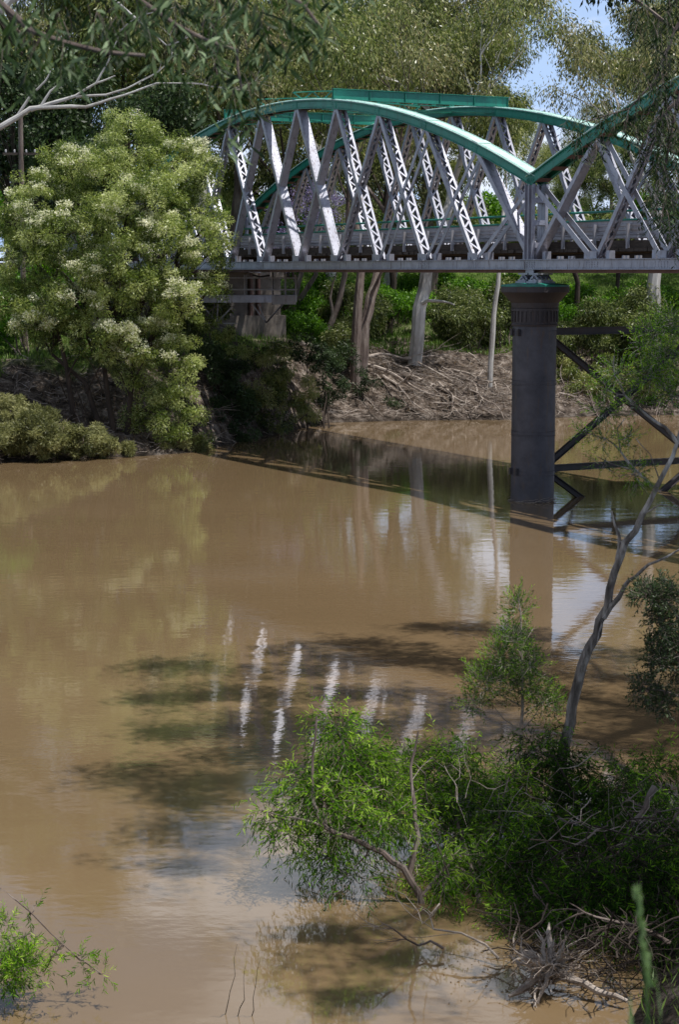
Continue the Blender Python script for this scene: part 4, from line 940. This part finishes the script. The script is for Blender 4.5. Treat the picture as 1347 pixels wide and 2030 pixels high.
near_bush('sapling', 'slender young sapling with bare pale lower twigs standing left of the leaning bare trunk', 'tree', (sp.x, sp.y, H(sp.x, sp.y)), [
    ([Vector((sp.x, sp.y, H(sp.x, sp.y)-.3)), (1033, 1470, 28.5), (1037, 1400, 28.5), (1036, 1320, 28.5), (1034, 1250, 28.5), (1028, 1180, 28.5)], .035)] +
    [([(1034, y0, 28.5), (1034+dx*.5, y0-25, 28.5+dy), (1034+dx, y0-dz, 28.5+dy*2)], .012) for y0, dx, dz, dy in ((1450, -70, 70, .1), (1450, 45, 60, -.1), (1420, 65, 40, .2), (1400, -90, 40, -.2), (1380, 50, 45, 0), (1360, -60, 50, .1), (1340, 40, 40, .1), (1300, -30, 40, 0), (1290, 25, 45, .1))],
    [(1028, 1205, 28.5, 14, 30), (1022, 1260, 28.5, 26, 26), (995, 1300, 28.5, 34, 26), (1050, 1310, 28.5, 22, 28), (965, 1350, 28.4, 34, 30), (1010, 1350, 28.6, 36, 28), (940, 1390, 28.4, 22, 20), (1080, 1390, 28.6, 28, 26), (1050, 1360, 28.6, 26, 22), (1100, 1410, 28.6, 12, 16)],
    204, 55, 12, .06, .011, M['l_willow'], M['deadwood'], droop=-.15, sl=.26, tint=(.3, .9))
tb = at(1105, 1600, 27.5)
near_bush('leaning_tree', 'leaning thin tree with flaking grey bark and sparse fresh leaves at the right edge', 'tree', (tb.x, tb.y, H(tb.x, tb.y)), [
    ([Vector((tb.x, tb.y, min(H(tb.x, tb.y), tb.z)-.6)), (1108, 1560, 27.5), (1121, 1470, 27.5), (1134, 1402, 27.4), (1155, 1318, 27.3), (1185, 1258, 27.2), (1206, 1203, 27.1), (1219, 1135, 27), (1240, 1076, 26.9), (1274, 1021, 26.8), (1303, 966, 26.7), (1335, 905, 26.6), (1370, 800, 26.5)], .105),
    ([(1198, 1225, 27.1), (1227, 1186, 27), (1240, 1161, 26.9), (1261, 1144, 26.8), (1287, 1119, 26.7), (1325, 1103, 26.6), (1370, 1070, 26.5)], .045),
    ([(1225, 1110, 27), (1229, 1063, 27), (1214, 1013, 27)], .04), ([(1195, 1235, 27.1), (1185, 1275, 26.9)], .02),
    ([(1295, 966, 26.7), (1261, 932, 26.7), (1231, 894, 26.8), (1202, 869, 26.9)], .028), ([(1345, 880, 26.6), (1320, 847, 26.5), (1282, 822, 26.5), (1240, 784, 26.5), (1219, 742, 26.5), (1219, 705, 26.5)], .03),
    ([(1240, 784, 26.5), (1215, 778, 26.4)], .012), ([(1231, 894, 26.8), (1225, 850, 26.7), (1240, 830, 26.7)], .012), ([(1261, 932, 26.7), (1215, 920, 26.6), (1185, 905, 26.6)], .012), ([(1350, 700, 26.5), (1310, 690, 26.5), (1280, 650, 26.5)], .02),
    ([(1240, 1076, 26.9), (1215, 1070, 26.8)], .008), ([(1310, 955, 26.7), (1290, 900, 26.6), (1262, 870, 26.6)], .01), ([(1275, 1021, 26.8), (1310, 1000, 26.6), (1345, 1010, 26.6)], .015)],
    [(1300, 660, 26.5, 30, 26), (1315, 710, 26.5, 30, 36), (1290, 740, 26.5, 30, 26), (1225, 740, 26.5, 26, 22), (1200, 770, 26.5, 14, 14), (1330, 780, 26.5, 30, 30), (1200, 812, 26.6, 24, 16), (1160, 858, 26.8, 12, 12), (1200, 870, 26.8, 20, 12), (1245, 870, 26.7, 18, 16), (1260, 940, 26.6, 20, 26), (1200, 920, 26.6, 18, 7), (1250, 800, 26.5, 14, 12), (1270, 690, 26.6, 20, 18), (1330, 640, 26.5, 26, 30)],
    205, 44, 11, .06, .010, M['l_willow'], M['snagbark'], droop=.1, sl=.25, tint=(.4, 1))
rb = Vector((5.2, 19.5, 3.0))
near_bush('olive_bush', 'dark small leaved branches poking in from the right edge below the leaning tree', 'bush', (5.2, 20, H(5.2, 20)), [
    ([Vector((4.9, 20.3, H(4.9, 20.3)-.2)), (1420, 1400, 20), (1380, 1280, 20), (1330, 1200, 20), (1290, 1160, 20)], .03), ([(1385, 1300, 20), (1310, 1320, 20)], .015), ([(1400, 1400, 20), (1320, 1370, 20), (1260, 1362, 20)], .015)],
    [(1285, 1180, 20, 28, 18), (1310, 1230, 20, 16, 36), (1305, 1300, 20, 18, 30), (1325, 1180, 20, 20, 30), (1275, 1365, 20, 22, 14), (1315, 1390, 20, 24, 20), (1345, 1290, 20, 22, 60)],
    206, 90, 10, .045, .014, M['l_dark'], M['greybark'], droop=.1, sl=.14, tint=(.3, 1))
# bottom left willow shoots
near_bush('willow_shoot', 'trailing willow shoot over the water in the lower left corner', 'bush', (-4.4, 19.2, H(-4.4, 19.2)), [
    ([Vector((-4.4, 19.2, H(-4.4, 19.2)-.1)), (0, 1760, 20), (60, 1808, 20), (100, 1850, 20), (150, 1895, 20), (200, 1930, 20)], .012), ([Vector((-4.3, 19.3, -.1)), (20, 1870, 20), (60, 1850, 20)], .02)],
    [(48, 1905, 20, 26, 26), (20, 1920, 20, 34, 32), (85, 1928, 20, 16, 8), (5, 1850, 20, 14, 22), (125, 1878, 20, 9, 7), (160, 1905, 20, 14, 7), (195, 1930, 20, 18, 5), (60, 1815, 20, 7, 7)],
    207, 46, 11, .08, .012, M['l_willow'], M['greybark'], droop=.2, sl=.2, tint=(.5, 1))
# driftwood heap and root stump
def tangle(name, label, cat, boxes, n, seed, m, r=(.006, .02), L=(.4, 1.4), kind=None, flat=.6):
    rng = random.Random(seed); mb = MB()
    for i in range(n):
        px, py, Y, rx, ry, dy = rng.choice(boxes); q = at(px+rng.uniform(-rx, rx), py+rng.uniform(-ry, ry), Y+rng.uniform(-dy, dy))
        d = rv(rng); d.z *= flat; l = rng.uniform(*L); rr = rng.uniform(*r)
        mb.tube(wob(rng, q-d*l/2, q+d*l/2, 5, .13), [rr, rr*.9, rr*.8, rr*.6, rr*.5, rr*.3], 4, False)
    return tag(mb.build(name, M[m], None, True), label, cat, kind=kind)
tangle('brushwood', 'tangled heap of thin dead twigs on the right bank under the willow', 'brushwood', [(1230, 1700, 24.5, 110, 90, 1), (1200, 1820, 23, 140, 60, .8), (1300, 1650, 25, 50, 90, 1), (1050, 1850, 22.5, 90, 50, .6)], 130, 301, 'greybark', kind='stuff')
tangle('brushwood', 'pale bare twigs sticking up through the willow foliage', 'brushwood', [(900, 1650, 24, 250, 140, .8), (1150, 1700, 24, 150, 130, .8)], 90, 302, 'deadwood', r=(.004, .009), L=(.4, 1.3), kind='stuff', flat=1)
# dark vegetated bank mound under the willow at the right
rng = random.Random(77)
rt = on(1095, 1925, .25); mb = MB(); tips = []
for i in range(34):
    a = rng.uniform(0, 2*PI); d = Vector((math.cos(a), math.sin(a)*.8, rng.uniform(-.1, .8)))
    grow(rng, mb, rt+rv(rng)*.10, d, rng.uniform(.15, .42), rng.uniform(.012, .035), 1, tips, .6, -.05, (2, 3), 5, .6, .35)
mb.tube(wob(rng, rt, on(1245, 1985, .1), 7, .05), [.06, .055, .05, .045, .04, .035, .03, .025], 9)
for i in range(120):
    a = rng.uniform(0, 2*PI); d = Vector((math.cos(a), math.sin(a), rng.uniform(-.3, .9))).normalized(); q = rt+rv(rng)*.12
    mb.tube(wob(rng, q, q+d*rng.uniform(.2, .65), 5, .16), [.010, .009, .007, .005, .004, .002], 4, False)
mb.tube(wob(rng, rt, at(1090, 1830, 21.3), 6, .10), [.07, .06, .05, .035, .03, .02, .01], 8)
mb.tube(wob(rng, rt, on(1035, 1885, .15), 5, .05), [.09, .08, .07, .05, .04, .02], 8)
mb.tube(wob(rng, on(1010, 1975, .05), rt, 5, .05), [.02, .04, .05, .06, .07, .08], 8)
tag(mb.build('tree_stump', M['deadwood'], None, True), 'pale uprooted stump with broken roots at the water edge lower right', 'stump')
fallen(on(1330, 1870, .5), on(1130, 1790, .9), .03, 303, 'dead grey branch above the uprooted stump', 2, 6, 'greybark', 'dead branches by the stump')
fallen(at(1300, 1560, 24.5), at(1215, 1710, 24), .05, 304, 'curved grey dead bough in the dark heap at the right', 2, 6, 'greybark', 'dead branches by the stump')
fallen(on(880, 1880, .1), on(730, 1830, .45), .018, 305, 'thin bare branch arching over the water below the forked stems', 2, 7, 'greybark', 'dead branches by the stump', .2)
fallen(on(990, 1900, .1), at(760, 1755, 22.5), .016, 306, 'bare looping twig in front of the forked willow stems', 2, 5, 'deadwood', 'dead branches by the stump', .2)
# bare twigs at bottom
for i, (x0, x1, y1) in enumerate(((452, 470, 1872), (480, 486, 1915), (500, 515, 1905))):
    q = on(x0-8, 2010, 0); e = at(x1, y1, q.y-.2); mb = MB(); rng = random.Random(400+i); mb.tube(wob(rng, q-Vector((0, 0, .2)), e, 6, .05), [.008, .007, .006, .005, .004, .003, .002], 4)
    tag(mb.build('bare_twig', M['darkbark']), ['tall bare twig standing in the water at the bottom', 'short bare twig standing between two others at the bottom', 'rightmost bare twig in the water at the bottom'][i], 'twig')
# blurred grass stalk close to the camera
def stalk():
    root = thing('grass_stalk', 'out of focus green grass stalk with seed head in the lower right corner', 'grass stalk', tuple(at(1290, 2200, 3.0)))
    lv = Leaves(500); rng = random.Random(5); mb = MB(); p = [at(1292, 2300, 3), at(1285, 2000, 3), at(1276, 1880, 3), at(1262, 1765, 3)]
    mb.tube(p, [.003, .0028, .002, .001], 6); mb.build('stem', M['l_stalk'], root)
    for i in range(70):
        f = rng.random(); q = at(1290, 1960, 3).lerp(at(1262, 1770, 3), f); lv.put(q+rv(rng)*.005, (rng.uniform(-.4, .3), 0, 1), .020, .0055, .95)
    lv.build('seed_head', M['l_stalk'], root)
    lv = Leaves(501); lv.put(at(1292, 2120, 3.0), (0.0, 0, 1), .20, .026, .75); lv.put(at(1240, 2120, 3.0), (.05, 0, 1), .14, .012, .4); lv.build('blade', M['l_stalk'], root)
stalk()
# near gum hanging from the upper left
root = thing('overhanging_gum', 'gum branches with long hanging leaves across the upper left corner, near the camera', 'tree', (-5.2, 8.0, H(-5.2, 8.0)))
rng = random.Random(600); mb = MB(); lv = Leaves(600)
T0 = Vector((-5.2, 8.0, H(-5.2, 8.0))); mb.tube([T0-Vector((0, 0, .5)), T0+Vector((.2, 0, 3)), T0+Vector((.5, 0, 7))], [.3, .26, .2], 10)
limbs = [([T0+Vector((.35, 0, 5.2)), at(-80, -60, 8), at(60, 60, 8), at(200, 102, 8), at(287, 110, 8)], .02), ([T0+Vector((.3, 0, 5)), at(-100, -90, 8.6), at(200, -60, 8.6), at(350, 50, 8.6), at(470, 100, 8.6), at(480, 180, 8.6)], .016),
         ([T0+Vector((.4, 0, 5.4)), at(100, -120, 8.3), at(400, -80, 8.3), at(560, -20, 8.3), at(640, 60, 8.3)], .018)]
for P, r0 in limbs:
    Q = [P[0]]
    for i in range(1, len(P)): Q += [P[i-1].lerp(P[i], .5)+rv(rng)*.02, P[i]]
    mb.tube(Q, [r0*(1.6 if i == 0 else 1)*(1-.7*i/len(Q)) for i in range(len(Q))], 7)
def hang(x0, x1, y0, y1, n, Y, tt=(.1, .8)):
    for i in range(int(n*.42)):
        px = rng.uniform(x0, x1); f = rng.random(); py = y0+(y1-y0)*f**.9-14; q = at(px, py, Y+rng.uniform(-.7, .9))
        spray(lv, mb, rng, q, Vector((rng.uniform(-.6, .6), rng.uniform(-.3, .3), -.35)), rng.uniform(.10, .24), rng.randint(5, 8), .115, .017, 1.1, .0018, rng.uniform(*tt), .35)
for a in [(-20, 240, -60, 60, 60, 8), (20, 120, 30, 95, 12, 8, (.3, 1)), (80, 190, 80, 130, 22, 8), (230, 330, 0, 70, 22, 8.2), (180, 400, -60, 20, 50, 8.6), (330, 480, -20, 90, 60, 8.6), (350, 450, 60, 150, 22, 8.6), (430, 510, 60, 210, 34, 8.6), (400, 500, 150, 190, 10, 8.6), (450, 480, 200, 255, 8, 8.6),
          (500, 560, -20, 90, 30, 8.3), (560, 650, -30, 70, 34, 8.3), (590, 640, 30, 90, 8, 8.3), (650, 760, -90, -40, 20, 8.3), (-30, 30, 0, 120, 10, 7.6, (.5, 1))]: hang(*a)
mb.build('limb', M['greybark'], root, True); lv.build('foliage', M['l_near'], root, fine=True)
# white limbed gum further out on the left
tw = Vector((-20.0, 80.5, H(-20.0, 80.5)))
root = thing('white_gum', 'smooth white gum limbs reaching in from the left edge above the flowering tree', 'tree', tuple(tw)); mb = MB(); rng = random.Random(611); tips = []
mb.tube([tw-Vector((0, 0, .8)), tw+Vector((.1, 0, 3)), tw+Vector((.3, 0, 8))], [.5, .45, .35], 12)
def L6(pts, r0, r1):
    P = [q if isinstance(q, Vector) else at(q[0], q[1], 80) for q in pts]; Q = [P[0]]
    for i in range(1, len(P)): Q += [P[i-1].lerp(P[i], .5)+rv(rng)*r0*.2, P[i]]
    mb.tube(Q, [r0+(r1-r0)*i/(len(Q)-1) for i in range(len(Q))], 9)
L6([tw+Vector((.1, 0, 5)), (-60, 290), (20, 240), (60, 215), (110, 212), (170, 212), (220, 196), (270, 180)], .16, .04)
L6([(60, 218), (100, 205), (150, 190), (190, 165), (228, 150)], .10, .03)
L6([(80, 212), (100, 180), (120, 165)], .07, .03); L6([(150, 192), (210, 188), (250, 176), (280, 160)], .06, .03)
L6([(270, 180), (310, 165), (380, 165)], .05, .02); L6([(30, 236), (60, 190), (90, 160), (100, 140)], .07, .03); L6([(190, 165), (215, 120), (240, 60)], .05, .03)
L6([tw+Vector((.3, 0, 8)), (-80, 100), (20, 0), (160, -60), (320, -40)], .25, .1); L6([(160, -60), (250, 20), (330, 90)], .08, .03)
for q, dd in (((240, 60), (.5, 0, .6)), ((330, 90), (1, 0, .1)), ((380, 165), (1, 0, 0)), ((320, -40), (1, 0, .4)), ((60, -30), (.2, 0, 1)), ((280, 160), (.8, 0, .5)), ((-60, -60), (-.5, 0, 1)), ((200, -60), (.3, .5, 1))):
    grow(rng, mb, at(*q, 80), Vector(dd), 1.7, .05, 2, tips, .5, .02, (2, 3), 4)
mb.build('trunk', M['gumbark'], root, True); lv = Leaves(612)
for p, d in tips: lv.clump(p-Vector((0, 0, .3)), .55, 26, .16, .03, .7, rng.uniform(.3, 1), 1.1, .2)
lv.build('crown', M['l_gum2'], root)
# big shade tree on the right bank whose crown overhangs the water
ts = Vector((11.5, 31, H(11.5, 31)))
root = thing('shade_tree', 'dark drooping gum foliage hanging down at the upper right corner, near side of the river', 'tree', tuple(ts)); mb = MB(); rng = random.Random(620); lv = Leaves(620)
mb.tube([ts-Vector((0, 0, .8)), ts+Vector((.1, 0, 4)), ts+Vector((-.3, .3, 8)), ts+Vector((-.8, .5, 11))], [.6, .5, .42, .35], 12)
fk = ts+Vector((-.8, .5, 11)); k = sundir/sundir.z
sh = [(250, 1530, 60, 16), (330, 1560, 60, 12), (370, 1590, 40, 9), (390, 1637, 60, 9), (300, 1450, 40, 12), (370, 1455, 60, 12), (300, 1325, 50, 14), (380, 1320, 60, 12), (290, 1385, 40, 8), (370, 1380, 50, 8), (360, 1718, 45, 10), (440, 1670, 50, 9), (470, 1440, 60, 12), (480, 1500, 60, 14), (430, 1545, 50, 10),
      (540, 1420, 60, 14), (540, 1480, 50, 14), (480, 1375, 70, 12), (580, 1330, 70, 14), (600, 1290, 60, 10), (700, 1275, 80, 10), (700, 1310, 80, 12), (780, 1290, 80, 12), (850, 1242, 30, 6), (920, 1245, 70, 8), (860, 1310, 80, 12), (950, 1320, 80, 14), (1050, 1260, 60, 9), (1050, 1310, 60, 12), (640, 1380, 80, 14), (750, 1370, 80, 12), (700, 1440, 80, 14), (820, 1430, 90, 14), (930, 1400, 60, 12),
      (600, 1450, 60, 18), (620, 1530, 60, 14), (520, 1560, 40, 9), (1150, 1290, 70, 9), (1130, 1380, 80, 14), (1200, 1340, 70, 12), (1280, 1300, 60, 9), (1220, 1420, 80, 14), (1300, 1400, 60, 14), (1180, 1480, 80, 16), (1300, 1480, 60, 14), (1380, 1350, 80, 20), (1380, 1450, 80, 20), (900, 1480, 70, 14), (1000, 1440, 60, 12), (1060, 1500, 70, 14),
      (1100, 1650, 60, 25), (1180, 1720, 60, 25), (1260, 1650, 60, 25), (1300, 1750, 60, 30), (1040, 1760, 50, 20), (1150, 1830, 60, 25), (1250, 1850, 50, 25), (900, 1700, 40, 18), (980, 1620, 40, 16), (1330, 1580, 50, 25), (1180, 1600, 70, 30), (1400, 1650, 70, 40), (1400, 1800, 70, 40), (1120, 1740, 60, 30), (1220, 1800, 60, 30), (1320, 1900, 60, 30), (1040, 1620, 50, 20), (960, 1700, 50, 20), (1060, 1850, 50, 25), (970, 1800, 40, 25), (1400, 1560, 70, 30), (700, 1980, 60, 12), (820, 1900, 40, 10), (640, 1850, 30, 10)]
cl = []
for px, py, rx, ry in sh:
    g = on(px, py); z = rng.uniform(14.2, 17.5); c = g+k*z; cl.append((c, 1.12*rx*g.length/FPX, 1.12*ry*g.length/FPX/math.sin(math.atan(CAMZ/g.length))))
cl.sort(key=lambda q: (q[0]-fk).length); nd = [(fk, .22)]
for c, rx, ry in cl:
    a, ra = min(nd, key=lambda q: (q[0]-c).length+.25*(q[0]-fk).length)
    r1 = max(.018, ra*.72); P = wob(rng, a, c, 6, .06, .05); mb.tube(P, [ra*.8+(r1-ra*.8)*i/6 for i in range(7)], 5)
    for i, p_ in enumerate(P[1:]): nd.append((p_, ra*.8+(r1-ra*.8)*(i+1)/6))
    for p_ in P[1:]:
        for _ in range(3): lv.clump(p_+Vector((rng.gauss(0, .45), rng.gauss(0, .6), rng.gauss(0, .3))), .42, 40, .17, .05, .5, rng.random(), .9, .3)
    for _ in range(int(26+30*rx*ry)):
        a_ = rng.uniform(0, 6.28); q_ = rng.random()**.6*1.3*(1+.35*math.sin(a_*5+rx*9))
        q = c+Vector((math.cos(a_)*rx*q_, math.sin(a_)*ry*q_, rng.uniform(-.6, .6)))
        lv.clump(q, rng.uniform(.14, .34), 26, .17, .05, .5, rng.random(), .9, .3)
def hang2(x0, x1, y0, y1, n, Y):
    for i in range(n):
        px = rng.uniform(x0, x1); py = rng.uniform(y0, y1); q = at(px, py, Y+rng.uniform(-1, 1))
        spray(lv, mb, rng, q, Vector((rng.uniform(-.5, .5), rng.uniform(-.4, .4), -.4)), rng.uniform(.2, .5), 9, .12, .018, .9, .004, rng.uniform(0, .6), .4)
for a in [(1300, 1350, -40, 450, 170, 24), (1240, 1320, 120, 300, 60, 24), (1180, 1260, 190, 260, 34, 24), (1120, 1200, 215, 280, 20, 24), (1280, 1350, 240, 420, 60, 24), (1250, 1350, -40, 60, 50, 24), (1350, 1420, -100, 500, 80, 24)]: hang2(*a)
for P in ([(1420, -100), (1340, 60), (1300, 160), (1250, 215), (1150, 245)], [(1420, -50), (1345, 200), (1320, 330), (1315, 430)], [(1340, 60), (1290, 20), (1250, -10)], [(1345, 200), (1290, 250), (1270, 300)]):
    Q = [at(x, y, 24) for x, y in P]; mb.tube([fk.lerp(Q[0], .5)+Vector((0, 0, 1))]+Q, [.04, .028, .022, .018, .012, .006][:len(Q)+1], 5)
mb.build('trunk', M['greybark'], root, True); lv.build('foliage', M['l_near'], root)
# small floating leaves
lv = Leaves(700); r = lv.rng
for i in range(260):
    q = on(r.uniform(150, 1300), r.uniform(1050, 1990)) if i % 2 else on(r.uniform(880, 1060), r.uniform(1860, 1990)); lv.put(Vector((q.x, q.y, .006)), (r.normal(), r.normal(), 0), r.uniform(.02, .06), .015, r.random())
tag(lv.build('floating_leaves', M['l_dry']), 'tiny pale leaves and scum floating on the water', 'leaves', kind='stuff')
# ground plants on the near bank
lv = Leaves(701); r = lv.rng; n = 16000; X = r.uniform(-9, 16, n); ny = np.interp(X, NX, NYv); Y = ny-.2-r.random(n)*9; P = np.stack([X, Y, hgt(X, Y)-.02], 1)
D = unit(np.stack([r.normal(0, .5, n), r.normal(0, .5, n), np.ones(n)], 1)); lv.P.append(P); lv.D.append(D); lv.L.append(r.uniform(.08, .3, n)); lv.W.append(r.uniform(.01, .025, n)); lv.T.append(r.random(n))
tag(lv.build('bank_grass', M['l_grass']), 'grass on the near bank below the camera', 'grass', kind='stuff')

for i, (px, Y, s_) in enumerate([(-60, 205, 3.2), (60, 200, 3.4), (170, 210, 3.2), (300, 203, 3.5), (420, 208, 3.2), (520, 200, 3.4), (630, 212, 3.3), (740, 204, 3.2), (850, 210, 3.5), (960, 203, 3.0), (1060, 208, 2.8), (1170, 203, 2.8), (1280, 210, 3.2), (1390, 204, 3.4), (470, 165, 2.2), (560, 170, 2.3), (700, 168, 2.2), (820, 172, 2.4), (940, 165, 2.0), (1070, 170, 2.0), (1200, 168, 2.1), (1310, 172, 2.4), (370, 168, 2.3)]):
    place_k(S1 if i % 2 else S2, px, Y, s_, ['tall olive thicket closing the view low between the far tree trunks', 'tall green thicket closing the view low between the far tree trunks'][i % 2], 'bush', 'far thickets behind the gum trees')
lobe_tree('shaded_shrub', 'dark dense shrub in the deep shade under the bridge left of the drooping shrub', (450, 868), [(440, 760, 90, 40), (470, 800, 90.5, 40), (430, 820, 89, 36), (480, 850, 89, 30), (400, 700, 90, 36), (455, 720, 91, 34)], 92, 22, 130, M['l_dark'], M['darkbark'], None, L=.16, Wd=.05, rad=.4, tr=.08, cat='shrub')  # shrub added with dark leaves that carry the bridge's shade in their colour
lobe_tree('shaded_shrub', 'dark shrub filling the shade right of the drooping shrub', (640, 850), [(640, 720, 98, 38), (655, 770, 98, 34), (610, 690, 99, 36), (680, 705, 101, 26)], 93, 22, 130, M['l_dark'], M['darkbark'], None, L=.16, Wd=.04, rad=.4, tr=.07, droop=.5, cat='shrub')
for i, (a, b_) in enumerate([((720, 730), (830, 820)), ((830, 720), (1000, 790)), ((940, 760), (1000, 830)), ((700, 760), (760, 825)), ((860, 800), (1000, 822)), ((780, 720), (860, 770)), ((930, 700), (1010, 740))]):
    fallen(gp(*a, .35), gp(*b_, .35), .05+.01*(i % 3), 120+i, ['grey dead branch', 'forked dead branch', 'thin dead branch', 'short dead branch', 'flat lying dead branch', 'crooked dead branch', 'high lying dead branch'][i]+' in the tangle on the brown bank left of the iron pier', 2, 10)
tangle('brushwood', 'dark matted twigs and debris low on the right bank around the stump', 'brushwood', [(1200, 1780, 23, 130, 110, 1), (1250, 1900, 20.5, 90, 70, .6), (1300, 1760, 23, 60, 140, 1), (1100, 1880, 21.5, 90, 40, .5)], 330, 311, 'darkbark', r=(.005, .016), kind='stuff')

for i, (px, py, Y) in enumerate([(1150, 800, 107), (1200, 790, 107), (1260, 800, 107), (1310, 790, 107), (1120, 770, 108)]):
    lobe_tree('bank_shrub', ['dark shrub overhanging the water behind the upper crossed bracing', 'dull shrub on the water edge right of the brace crossing', 'dull shrub on the water edge nearest the right picture edge', 'olive shrub half hidden by the leaning tree leaves', 'thin shrub just right of the iron pier on the bank'][i], (px, 826), [(px, py-20, Y, 26), (px+14, py-40, Y+.5, 26), (px-16, py-45, Y+1, 22), (px, py-70, Y+1.5, 24)], 95+i, 18, 110, M['l_gum'], M['greybark'], None, L=.17, Wd=.04, rad=.4, tr=.05, droop=.5, cat='shrub')

for i, (a, b_, c_) in enumerate([((228, 850), (205, 720), (190, 600)), ((150, 835), (132, 730), (110, 640)), ((250, 855), (262, 740), (280, 660)), ((205, 845), (170, 760), (100, 700))]):
    px_tree('leafy_tree', ['dark stem rising from the bank beneath the middle of the flowering tree', 'thin dark stem at the left, above the grey green shrubs', 'forked dark stem below the right half of the flowering tree', 'slanting dark stem leaning left across the bare bank'][i], [(a[0], a[1], 83.5), (b_[0], b_[1], 83.8), (c_[0], c_[1], 84)], [.15, .11, .07], M['darkbark'], M['l_myr'],
        [([(b_[0], b_[1]+20, 83.7), (b_[0]+26, b_[1]-30, 83.2), (b_[0]+40, b_[1]-60, 83)], .05), ([(b_[0], b_[1]+60, 83.7), (b_[0]-22, b_[1]+5, 83.2), (b_[0]-40, b_[1]-20, 83)], .035)], [(.3, -.3, 1, 1.2, 2), (-.4, 0, .8, 1.2, 2)], 130+i, 90, .45, .14, .035, droop=.35)

rng9 = random.Random(909)
for i in range(9):
    x0, y0 = rng9.uniform(840, 990), rng9.uniform(715, 790)
    fallen(gp(x0, y0, .5), gp(min(1010, x0+rng9.uniform(-40, 90)), min(828, y0+rng9.uniform(20, 60)), .4), rng9.uniform(.03, .06), 140+i, 'weathered branch in the thick tangle of deadfall beside the iron pier', 2, 9, grp='tangled deadfall beside the pier')
for i, (px, py) in enumerate([(720, 760), (760, 800), (690, 800)]):
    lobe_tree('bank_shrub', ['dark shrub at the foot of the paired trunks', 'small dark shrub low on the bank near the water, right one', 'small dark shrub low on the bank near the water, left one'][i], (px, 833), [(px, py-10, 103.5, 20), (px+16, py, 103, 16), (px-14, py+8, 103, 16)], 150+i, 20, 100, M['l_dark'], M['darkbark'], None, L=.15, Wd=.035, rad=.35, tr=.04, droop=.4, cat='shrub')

rngd = random.Random(321); mb = MB(); c0 = B(0, 0, 0)
for i in range(26):
    a = rngd.uniform(0, 6.28); q = c0+Vector((math.cos(a)*(PR+.05), math.sin(a)*(PR+.05), rngd.uniform(-.02, .10))); d = Vector((-math.sin(a), math.cos(a), rngd.uniform(-.2, .25)))
    mb.tube(wob(rngd, q-d*.3, q+d*rngd.uniform(.2, .5), 3, .08), [.014, .011, .008, .004], 4)
tag(mb.build('flood_debris', M['deadwood'], None, True), 'small sticks caught round the foot of the near iron pier', 'sticks', kind='stuff')
